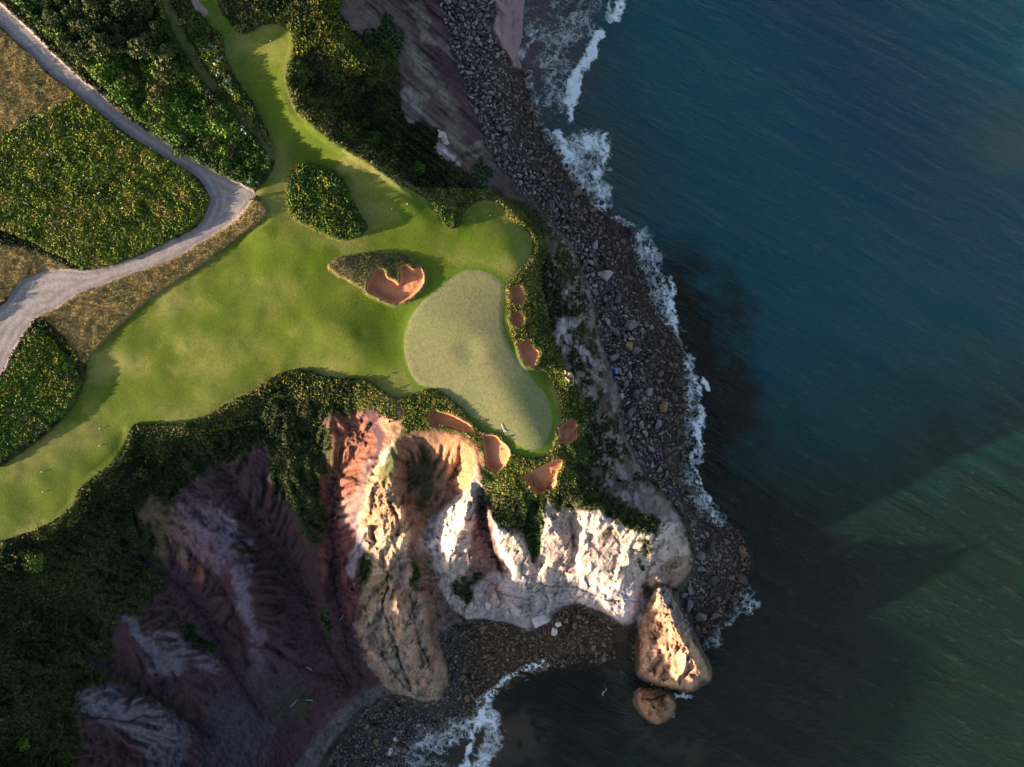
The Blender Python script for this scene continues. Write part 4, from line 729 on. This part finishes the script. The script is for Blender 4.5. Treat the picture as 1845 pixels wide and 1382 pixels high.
def at(u, v, dz=0): z = float(ter_z(np.array([float(u)]), np.array([float(v)]))[0]); x, y, z = world(u, v, z); return (x, y, z+dz)
def copy_thing(o, loc, rz, sc, label=None, group=None):
    r = o.copy(); C.objects.link(r); r.location = loc; r.rotation_euler = (0, 0, rz); r.scale = (sc[0], sc[1], sc[2])
    if label: r['label'] = label
    if group: r['group'] = group
    for ch in list(o.children): c = ch.copy(); C.objects.link(c); c.parent = r
    return r
def make_shrub(pal, seed, label, group):
    o = bpy.data.objects.new('shrub', None); C.objects.link(o); tag(o, label, 'shrub', group)
    cr_ = crown_mesh('crown', 1.7, 1.9, 620, .21, pal, seed); cr_.parent = o
    V_, F_ = trunk_mesh(1.5, .09, seed); st = mesh_obj('trunk', V_, F_, M_BARK, np.tile([.10, .075, .05], (len(V_), 1)), parent=o); return o
def make_tree(pal, seed, label, group):
    o = bpy.data.objects.new('tree', None); C.objects.link(o); tag(o, label, 'tree', group)
    cr_ = crown_mesh('crown', 1.6, 3.6, 900, .20, pal, seed, .6); cr_.parent = o; cr_.location = (0, 0, 1.0)
    V_, F_ = trunk_mesh(3.6, .16, seed); mesh_obj('trunk', V_, F_, M_BARK, np.tile([.11, .085, .06], (len(V_), 1)), parent=o); return o
KS = [('bright green rounded shrub in the dense copse right of the gravel path', [(.06,.11,.012),(.09,.15,.016),(.12,.17,.02)]), ('dark green rounded shrub in the dense copse right of the gravel path', [(.03,.06,.010),(.045,.09,.012),(.06,.12,.015)]), ('olive brown tinged shrub in the dense copse right of the gravel path', [(.09,.085,.025),(.07,.09,.018),(.12,.115,.03)])]
protos = [make_shrub(p, 300+i, l, ['bright green copse shrubs', 'dark green copse shrubs', 'olive copse shrubs'][i]) for i, (l, p) in enumerate(KS)]
used_p = [False]*6
pts = []
rr_ = random.Random(4)
for _ in range(9000):
    u, v = rr_.uniform(-30, 490), rr_.uniform(-30, 340)
    if near_g(copse, np.array([u]), np.array([v]))[0] > -13 or near_g(pth, np.array([u]), np.array([v]))[0] < 14 or near_g(track, np.array([u]), np.array([v]))[0] < 23: continue
    if v < 95 and u > 120 and u < 330: continue
    if any((u-a_)**2+(v-b_)**2 < 17**2 for a_, b_ in pts): continue
    pts.append((u, v))
for u, v in pts:
    k = 1 if (u > 330 or (v-u*.55 < 10)) and rr_.random() < .6 else (0 if rr_.random() < .7 else 2); s_ = rr_.uniform(.7, 1.3); sc = (s_*rr_.uniform(.9, 1.15), s_*rr_.uniform(.9, 1.15), s_*rr_.uniform(.75, .95))
    if not used_p[k]: protos[k].location = at(u, v, -.5); protos[k].scale = sc; used_p[k] = True
    else: copy_thing(protos[k], at(u, v, -.5), rr_.uniform(0, 6.28), sc)
TS = [make_tree([(.020,.030,.010),(.030,.045,.014),(.05,.06,.02)], 400, 'dark evergreen tree in the shadowed wood at the top left beyond the shrubs', 'dark trees of the top left wood'),
      make_tree([(.045,.06,.018),(.06,.075,.02),(.08,.085,.03)], 401, 'olive green tree in the shadowed wood at the top left beyond the shrubs', 'olive trees of the top left wood')]
tp = []
for _ in range(3000):
    u, v = rr_.uniform(95, 322), rr_.uniform(-35, 100)
    if near_g(copse, np.array([u]), np.array([v]))[0] > -12 or near_g(pth, np.array([u]), np.array([v]))[0] < 24 or near_g(track, np.array([u]), np.array([v]))[0] < 18: continue
    if any((u-a_)**2+(v-b_)**2 < 19**2 for a_, b_ in tp): continue
    tp.append((u, v))
seen = [False, False]
for u, v in tp:
    k = 0 if rr_.random() < .6 else 1; s_ = rr_.uniform(.7, 1.2)
    if not seen[k]: TS[k].location = at(u, v, -.6); TS[k].scale = (s_,)*3; seen[k] = True
    else: copy_thing(TS[k], at(u, v, -.6), rr_.uniform(0, 6.28), (s_, s_, s_*rr_.uniform(.85, 1.2)))
gp = make_shrub([(.03,.06,.01),(.045,.085,.012),(.075,.11,.016)], 310, 'leafy shrub of the dark hedge on the slope right of the upper fairway', 'shrubs on the slope right of the upper fairway'); first = True
sp_ = []
for _ in range(4000):
    u, v = rr_.uniform(525, 760), rr_.uniform(-20, 330)
    a1 = np.array([u]); b1 = np.array([v])
    if near_g(fair, a1, b1)[0] < 18 or near_g(GZ, a1, b1)[0] < 20 or near_g(veg, a1, b1)[0] > 0: continue
    if any((u-a_)**2+(v-b_)**2 < 19**2 for a_, b_ in sp_): continue
    sp_.append((u, v))
for u, v in sp_[:26]:
    s_ = rr_.uniform(.45, .8)
    if first: gp.location = at(u, v, -.4); gp.scale = (s_, s_, s_*.7); first = False
    else: copy_thing(gp, at(u, v, -.4), rr_.uniform(0, 6.28), (s_, s_, s_*.7))
EX = [(60,1010,1.3,'yellow green sunlit shrub below the lower left end of the fairway'),(42,1340,.7,'lone sunlit yellow green shrub in the dark bottom left corner'),(350,55,.7,'small dark bush between the grass track and the upper left corridor'),(815,398,.8,'dark green bush on the spur that juts into the fairway above the green'),(800,385,.7,'small bush at the back of the spur that juts into the fairway'),(830,372,.6,'low bush at the top of the spur, near the cliff edge'),(820,845,.5,'bright leafy bush on the rim between the brown bowl and the oval bunker')]
for i, (u, v, s_, l) in enumerate(EX):
    o = make_shrub(GRN[2:5] if i in (0, 1, 6) else GRN[0:3], 500+i, l, None); o.location = at(u, v, -.4); o.scale = (s_, s_, s_*.8)
# ------------------------------------------------------------ boulders
M_BOUL = ground_mat('boulder', 2.2, .35, .7, .12)
def hull(seed, n=15, el=(1, .8, .62)):
    r = np.random.default_rng(seed); P_ = r.normal(size=(n, 3)); P_ /= np.linalg.norm(P_, axis=1)[:, None]; P_ *= np.array(el)*(.85+.3*r.random((n, 1)))
    bm = bmesh.new(); [bm.verts.new(p) for p in P_]; g = bmesh.ops.convex_hull(bm, input=bm.verts)
    bmesh.ops.delete(bm, geom=[x for x in g['geom_interior'] if isinstance(x, bmesh.types.BMVert)], context='VERTS')
    bmesh.ops.triangulate(bm, faces=bm.faces); bm.verts.ensure_lookup_table(); bm.verts.index_update()
    V_ = np.array([tuple(x.co) for x in bm.verts]); F_ = np.array([[y.index for y in f.verts] for f in bm.faces]); bm.free(); return V_, F_
HU = [hull(600+i, 15, (1, .55+.4*random.random(), .5+.3*random.random())) for i in range(14)]
def bevel_rock(name, V_, F_, mat, col):
    bm = bmesh.new(); vs = [bm.verts.new(p) for p in V_]; [bm.faces.new([vs[i] for i in f]) for f in F_]
    bmesh.ops.dissolve_limit(bm, angle_limit=.22, verts=bm.verts, edges=bm.edges)
    bmesh.ops.bevel(bm, geom=list(bm.edges), offset=.07, segments=1, affect='EDGES', clamp_overlap=True)
    bmesh.ops.triangulate(bm, faces=bm.faces); bm.verts.index_update()
    V2 = np.array([tuple(x.co) for x in bm.verts]); F2 = np.array([[y.index for y in f.verts] for f in bm.faces]); bm.free()
    return mesh_obj(name, V2, F2, mat, np.tile(col, (len(V2), 1)), smooth=False)
toe_d = beach_d
def beach_ok(u, v):
    return (near_g(beach_d, u, v) < -2) & (near_g(sand_top, u, v) > 4) & (near_g(s1, u, v) > 3) & (near_g(GZ, u, v) > -.45)
def cove_ok(u, v):
    return (near_g(bay_d, u, v) < -2) & (near_g(GZ, u, v) > -.4) & ~((u > 1108) & (v > 1130))
cand = []
R3 = np.random.default_rng(77)
grid = {}
def place(n, rlo, rhi, okf, box, tightness=.92):
    out = []; U_ = R3.uniform(box[0], box[2], n); V_ = R3.uniform(box[1], box[3], n); ok = okf(U_, V_); rad = rlo+(rhi-rlo)*R3.random(n)**2.2
    for u, v, r in zip(U_[ok], V_[ok], rad[ok]):
        ci, cj = int(u//16), int(v//16); bad = False
        for i in (-2, -1, 0, 1, 2):
            for j in (-2, -1, 0, 1, 2):
                for (a_, b_, c_) in grid.get((ci+i, cj+j), ()):
                    if (a_-u)**2+(b_-v)**2 < (tightness*(r+c_))**2: bad = True; break
                if bad: break
            if bad: break
        if bad: continue
        grid.setdefault((ci, cj), []).append((u, v, r)); out.append((u, v, r))
    return out
SPEC = [(1090,494,16,'c','big pale square boulder on the beach, level with the upper small bunkers'),(1133,626,11,'o','upright orange brown slab boulder standing among dark rocks on the beach'),(1146,634,13,'g','wide flat grey slab boulder beside the upright orange slab on the beach'),(1100,391,15,'d','large dark wet boulder at the waterline beside the tail of the big foam patch'),(1138,416,14,'d','second large dark wet boulder at the waterline where the rocky shore juts out'),(1104,645,14,'g','long grey boulder at the cliff foot just above the blue debris'),(1195,733,12,'o','orange brown boulder near the waterline on the widest part of the beach'),(1222,690,13,'d','black wet boulder at the sea edge beside the widest foam'),
        (1275,985,14,'d','squarish dark boulder at the foot of the headland among sea washed rocks'),(1262,1000,12,'g','grey block at the foot of the headland beside the squarish dark boulder'),(1285,1045,13,'d','brown boulder halfway along the rocks between headland and tall sea stack'),(1240,1090,13,'g','grey boulder lodged against the upper end of the tall sea stack'),(1262,1110,12,'g','grey boulder beside the right flank of the tall sea stack')]
CO = {'c': (.34,.27,.26), 'o': (.26,.15,.09), 'g': (.18,.14,.14), 'd': (.07,.055,.055), 'w': (.6,.53,.5)}
for i, (u, v, r, c, l) in enumerate(SPEC):
    grid.setdefault((int(u//16), int(v//16)), []).append((u, v, r)); V_, F_ = hull(800+i, 14, (1, .8, .7))
    o = bevel_rock('boulder', V_, F_, M_BOUL, CO[c]); p = at(u, v); k = (CAMZ-p[2])/FPX*r; o.scale = (k, k, k*.9); o.location = (p[0], p[1], max(p[2], .1)+k*.25); o.rotation_euler = (.2, .15, i*1.3); tag(o, l, 'boulder')
for i, (u, v, r, l) in enumerate([(973,1117,20,'very large white block fallen at the foot of the white cliff by the cove'),(998,1137,8,'white boulder on the dark cove beach, lowest of the little white group'),(1006,1124,7,'small white boulder right of the very large white block'),(881,1091,9,'white block on the scree left of the white cliff base')]):
    grid.setdefault((int(u//16), int(v//16)), []).append((u, v, r)); V_, F_ = hull(830+i, 16, (1, .85, .8))
    o = bevel_rock('boulder', V_, F_, M_BOUL, CO['w']); p = at(u, v); k = (CAMZ-p[2])/FPX*r; o.scale = (k, k, k*.9); o.location = (p[0], p[1], p[2]+k*.2); o.rotation_euler = (.1, .2, i*1.7); tag(o, l, 'boulder')
big = place(900, 7.0, 12.5, beach_ok, (850, 330, 1350, 1165))+place(500, 5.0, 8, beach_ok, (780, -20, 1100, 340)) + place(140, 5.5, 9, cove_ok, (560, 1110, 1150, 1400))
big.sort(key=lambda q: -q[2]); 
sea_f = lambda u, v: float(near_g(GZ, np.array([u]), np.array([v]))[0])
KINDS = [('brown wet boulder close to the waterline of the rocky shore', 'brown boulders near the waterline', [(.15,.09,.06),(.10,.068,.05)]), ('purple grey boulder on the upper beach below the cliffs', 'purple grey boulders on the upper beach', [(.20,.15,.15),(.145,.11,.115),(.25,.19,.185)]), ('brown boulder on the small dark beach of the cove below the white cliff', 'boulders on the cove beach', [(.17,.11,.06),(.10,.075,.06)])]
BM = {}
smallset = []
for q, (u, v, r) in enumerate(big):
    if q >= 280: smallset.append((u, v, r)); continue
    kd = 2 if near_g(bay_d, np.array([u]), np.array([v]))[0] < 0 else (0 if sea_f(u, v) < 1.5 else 1)
    hi = int(R3.integers(0, 7)); ci = int(R3.integers(0, len(KINDS[kd][2]))); key = (kd, hi, ci)
    if key not in BM: o = bevel_rock('boulder', *HU[hi], M_BOUL, KINDS[kd][2][ci]); BM[key] = o
    else: o = BM[key].copy(); C.objects.link(o)
    tag(o, KINDS[kd][0], 'boulder', KINDS[kd][1]); p = at(u, v); k = (CAMZ-p[2])/FPX*r*1.12
    o.location = (p[0], p[1], max(p[2], -.1)+k*.18); o.scale = (k, k*R3.uniform(.8, 1.1), k*R3.uniform(.8, 1.1)); o.rotation_euler = (R3.uniform(-.4, .4), R3.uniform(-.4, .4), R3.uniform(0, 6.28))
def rock_field(name, lst, label, colf):
    VV, FF, CC = [], [], []; off = 0
    for (u, v, r) in lst:
        V_, F_ = HU[int(R3.integers(0, 14))]; z = sea_f(u, v); x, y, _ = world(u, v, z); k = (CAMZ-z)/FPX*r*1.15; a_ = R3.uniform(0, 6.28); t_ = R3.uniform(-.6, .6)
        Rz = np.array([[math.cos(a_), -math.sin(a_), 0], [math.sin(a_), math.cos(a_), 0], [0, 0, 1]]); Rx = np.array([[1, 0, 0], [0, math.cos(t_), -math.sin(t_)], [0, math.sin(t_), math.cos(t_)]])
        VV.append((V_*k)@(Rz@Rx).T+np.array([x, y, max(z, -.05)+k*.25])); FF.append(F_+off); off += len(V_); CC.append(np.tile(colf(u, v, z)*(.45+1.2*R3.random()**1.4), (len(V_), 1)))
    return tag(mesh_obj(name, np.concatenate(VV), np.concatenate(FF), M_BOUL, np.concatenate(CC), smooth=False), label, 'rocks', kind='stuff')
def bcol(u, v, z):
    t_ = min(1, max(0, (z-.4)/2.2)); a_ = np.array([.12, .072, .050]); b_ = np.array([.21, .15, .142]); return a_*(1-t_)+b_*t_
sm = place(36000, 2.8, 6.6, beach_ok, (780, -20, 1350, 1165), .74)+place(36000, 1.7, 3.3, beach_ok, (780, -20, 1350, 1165), .72)
rock_field('beach_rocks', sm+[s for s in smallset if near_g(bay_d, np.array([s[0]]), np.array([s[1]]))[0] >= 0], 'thousands of smaller purple brown rocks covering the long beach', bcol)
smc = place(16000, 2.4, 5.0, cove_ok, (560, 1090, 1150, 1400), .7)+place(20000, 1.5, 2.6, cove_ok, (560, 1090, 1150, 1400), .72)
rock_field('cove_rocks', smc+[s for s in smallset if near_g(bay_d, np.array([s[0]]), np.array([s[1]]))[0] < 0], 'small brown rocks covering the cove beach between the ridges', lambda u, v, z: np.array([.125, .085, .052]) if u > 830 else np.array([.115, .09, .085]))
sc_ok = lambda u, v: (near_g(GZ, u, v) > 2) & (near_g(GZ, u, v) < 9) & (near_g(Col[..., 0], u, v) > .10) & (near_g(beach_d, u, v) > 0) & (near_g(white_g, u, v) > 0) & (near_g(bay_d, u, v) > 0) & (near_g(s1, u, v) > 3) & (near_g(s2, u, v) > 3)
white_g = sdf(GU, GV, WHITE, 2)
scr = place(5000, 1.2, 3.4, sc_ok, (600, -20, 1260, 1400), 1.3)
rock_field('scree', scr, 'scattered fallen stones on the lower slopes of the cliffs', lambda u, v, z: np.array([.22, .17, .165]))
# sunlit outcrop on the dark slope
def cluster(name, items, col, label, cat='rock outcrop'):
    VV, FF = [], []; off = 0; p0 = at(items[0][0], items[0][1])
    for i, (u, v, r) in enumerate(items):
        V_, F_ = hull(900+i, 13, (1, .8, .9)); p = at(u, v); k = r*.1; a_ = i*1.1; Rz = np.array([[math.cos(a_), -math.sin(a_), 0], [math.sin(a_), math.cos(a_), 0], [0, 0, 1]])
        VV.append((V_*k)@Rz.T+np.array(p)-np.array(p0)+[0, 0, k*.4]); FF.append(F_+off); off += len(V_)
    V_ = np.concatenate(VV); return tag(mesh_obj(name, V_, np.concatenate(FF), M_BOUL, np.tile(col, (len(V_), 1)), smooth=False, loc=p0), label, cat)
cluster('rock_outcrop', [(1024,676,9),(1030,684,8),(1022,684,6),(1036,688,6),(1031,692,5),(1018,672,5),(1026,694,4)], (.42,.27,.18), 'orange sunlit rock outcrop in the green scrub right of the green above the beach')
cluster('rock_outcrop', [(796,244,9),(801,251,9),(792,240,7),(804,258,7)], (.5,.40,.34), 'pale rock outcrop on the brink of the north east cliff')
# ------------------------------------------------------------ small things
def simple_mat(name, c, rough=.5):
    m, t, b = nt(name); no = N(t, 'ShaderNodeTexNoise'); no.inputs['Scale'].default_value = 9; mx_ = N(t, 'ShaderNodeMix', data_type='RGBA'); t.links.new(no.outputs[0], mx_.inputs['Factor'])
    mx_.inputs[6].default_value = (*[x*.8 for x in c], 1); mx_.inputs[7].default_value = (*[min(1, x*1.15) for x in c], 1); t.links.new(mx_.outputs[2], b.inputs['Base Color']); b.inputs['Roughness'].default_value = rough; return m
M_WHITE = simple_mat('white_paint', (.8, .8, .78)); M_BLUE = simple_mat('blue_plastic', (.02, .22, .62), .4); M_NAVY = simple_mat('dark_plastic', (.02, .03, .05), .4); M_WOOD = simple_mat('bleached_wood', (.24, .21, .19), .8)
def bar(bm, p0, p1, r0, r1, n=8, bend=0, segs=1):
    p0 = Vector(p0); p1 = Vector(p1); ax = (p1-p0).normalized(); s_ = ax.orthogonal().normalized(); q_ = ax.cross(s_); rings = []
    for k in range(segs+1):
        t_ = k/segs; c = p0.lerp(p1, t_)+s_*bend*math.sin(t_*math.pi); rr = r0+(r1-r0)*t_; rings.append([bm.verts.new(c+(s_*math.cos(i*6.2832/n)+q_*math.sin(i*6.2832/n))*rr) for i in range(n)])
    for A, B in zip(rings[:-1], rings[1:]):
        for i in range(n): bm.faces.new((A[i], A[(i+1) % n], B[(i+1) % n], B[i]))
    bm.faces.new(rings[0][::-1]); bm.faces.new(rings[-1])
def bobj(name, bm, mat, parent=None, loc=None):
    bmesh.ops.recalc_face_normals(bm, faces=bm.faces); me = bpy.data.meshes.new(name); bm.to_mesh(me); bm.free(); me.materials.append(mat); o = bpy.data.objects.new(name, me); C.objects.link(o)
    if parent: o.parent = parent
    if loc: o.location = loc
    return o
# white flagstick lying at the lower left edge of the green, its flag at the lower end
p = at(903, 764, .1); q = at(909, 777, .14); fs = bpy.data.objects.new('flagstick', None); C.objects.link(fs); fs.location = p; tag(fs, 'thin white pole with a small white flag at the lower left edge of the green', 'flagstick')
d = (q[0]-p[0], q[1]-p[1], q[2]-p[2]); bm = bmesh.new(); bar(bm, (0, 0, 0), d, .035, .035); bobj('pole', bm, M_WHITE, fs)
bm = bmesh.new(); vs = []
for i in range(5):
    for j in range(4): vs.append(bm.verts.new((d[0]-.25+i*.11, d[1]-.1+j*.11-.03*i, d[2]+.05+.04*math.sin(i*1.4+j))))
for i in range(4):
    for j in range(3): bm.faces.new((vs[i*4+j], vs[i*4+j+1], vs[i*4+5+j], vs[i*4+4+j]))
bmesh.ops.solidify(bm, geom=bm.faces[:], thickness=.012); bobj('flag', bm, M_WHITE, fs)
# blue debris on the beach
p = at(1109, 667, .35); db = bpy.data.objects.new('blue_drum', None); C.objects.link(db); db.location = p; tag(db, 'small bright blue object with a dark top lying on the rocky beach', 'debris')
bm = bmesh.new(); bar(bm, (-.08, .45, .2), (.12, -.75, .15), .36, .40, 16, .04, 6)
for v_ in bm.verts: v_.co += Vector((math.sin(v_.co.y*13)*.02, 0, math.sin(v_.co.y*13)*.03))
bobj('body', bm, M_BLUE, db); bm = bmesh.new(); bar(bm, (-.16, .9, .2), (-.085, .47, .2), .28, .33, 14); bobj('lid', bm, M_NAVY, db)
# driftwood
DW = [((553,1201),(562,1206),.12,'pale driftwood log, upper left of those on the purple gully floor'),((524,1272),(535,1260),.13,'forked pale driftwood on the dark green patch of the gully floor'),((553,1260),(565,1262),.13,'short thick pale driftwood piece right of the forked one on the gully floor'),((612,1117),(619,1107),.08,'thin pale driftwood stick in the purple gully beside the rock ridge'),((603,935),(611,918),.07,'long thin pale stick on the grey slope left of the orange ridge'),((998,355),(1010,375),.14,'long dark driftwood log on the upper beach below the spur'),((944,340),(958,356),.12,'pale log at the cliff foot near the top of the rocky beach'),((984,390),(994,399),.13,'log among the rocks below the pale cliff edge'),((862,1133),(876,1129),.10,'slim brown branch on the scree at the head of the cove'),((829,1146),(838,1139),.09,'short pale stick on the scree between the two ridges')]
for i, (a0, b0, rd, l) in enumerate(DW):
    p = at(*a0, .25); q = at(*b0, .25); d = Vector(q)-Vector(p); bm = bmesh.new(); bar(bm, (0, 0, 0), d, rd, rd*.6, 7, .12, 5)
    if i in (1, 2): bar(bm, d*.5, d*.5+Vector((.7, .35, .1)), rd*.7, rd*.25, 6, .05, 3)
    bar(bm, d*.7, d*.7+Vector((.25, -.3, .15)), rd*.4, rd*.15, 5, 0, 2); tag(bobj('driftwood', bm, M_WOOD, None, p), l, 'driftwood')
# wooden steps and rakes at two bunkers
for (u0, v0, du, dv, l) in ((940,843,3.2,4.6,'short flight of pale plank steps at the upper left corner of the fan shaped bunker'),(873,790,3.5,2.5,'pale plank steps in the shaded corner of the oval bunker')):
    o = bpy.data.objects.new('plank_steps', None); C.objects.link(o); p0 = at(u0, v0, .05); o.location = p0; tag(o, l, 'steps')
    for k in range(4):
        p = at(u0+du*k, v0+dv*k, .1); x, y, z = (p[i]-p0[i] for i in range(3)); bm = bmesh.new(); bmesh.ops.create_cube(bm, size=1); 
        for v_ in bm.verts: v_.co = Vector((v_.co.x*.55+x, v_.co.y*.16+y+.25*v_.co.x, v_.co.z*.08+z))
        bobj('step', bm, M_WOOD, o)
MK = [(180,772,'small white marker on the lower left fairway, upper of two in line'),(180,803,'small white marker on the lower left fairway, lower of two in line'),(76,850,'tiny white marker near the left edge of the fairway, below the scrub'),(78,886,'tiny white marker on the fairway near the lower left edge'),(734,368,'tiny white marker on the upper fairway beside the bush shadow'),(706,377,'tiny white marker in the shadow right of the scrub island'),(883,389,'tiny white marker on the fairway nose by the cliff'),(488,74,'tiny white marker on the round top end of the fairway')]
for i, (u, v, l) in enumerate(MK):
    o = bpy.data.objects.new('tee_marker', None); C.objects.link(o); o.location = at(u, v, 0); tag(o, l, 'marker')
    bm = bmesh.new(); bmesh.ops.create_uvsphere(bm, u_segments=12, v_segments=8, radius=.09); [setattr(v_, 'co', v_.co+Vector((0, 0, .15))) for v_ in bm.verts]; bobj('ball', bm, M_WHITE, o)
    bm = bmesh.new(); bar(bm, (0, 0, -.1), (0, 0, .06), .03, .04, 6); bobj('spike', bm, M_WHITE, o)
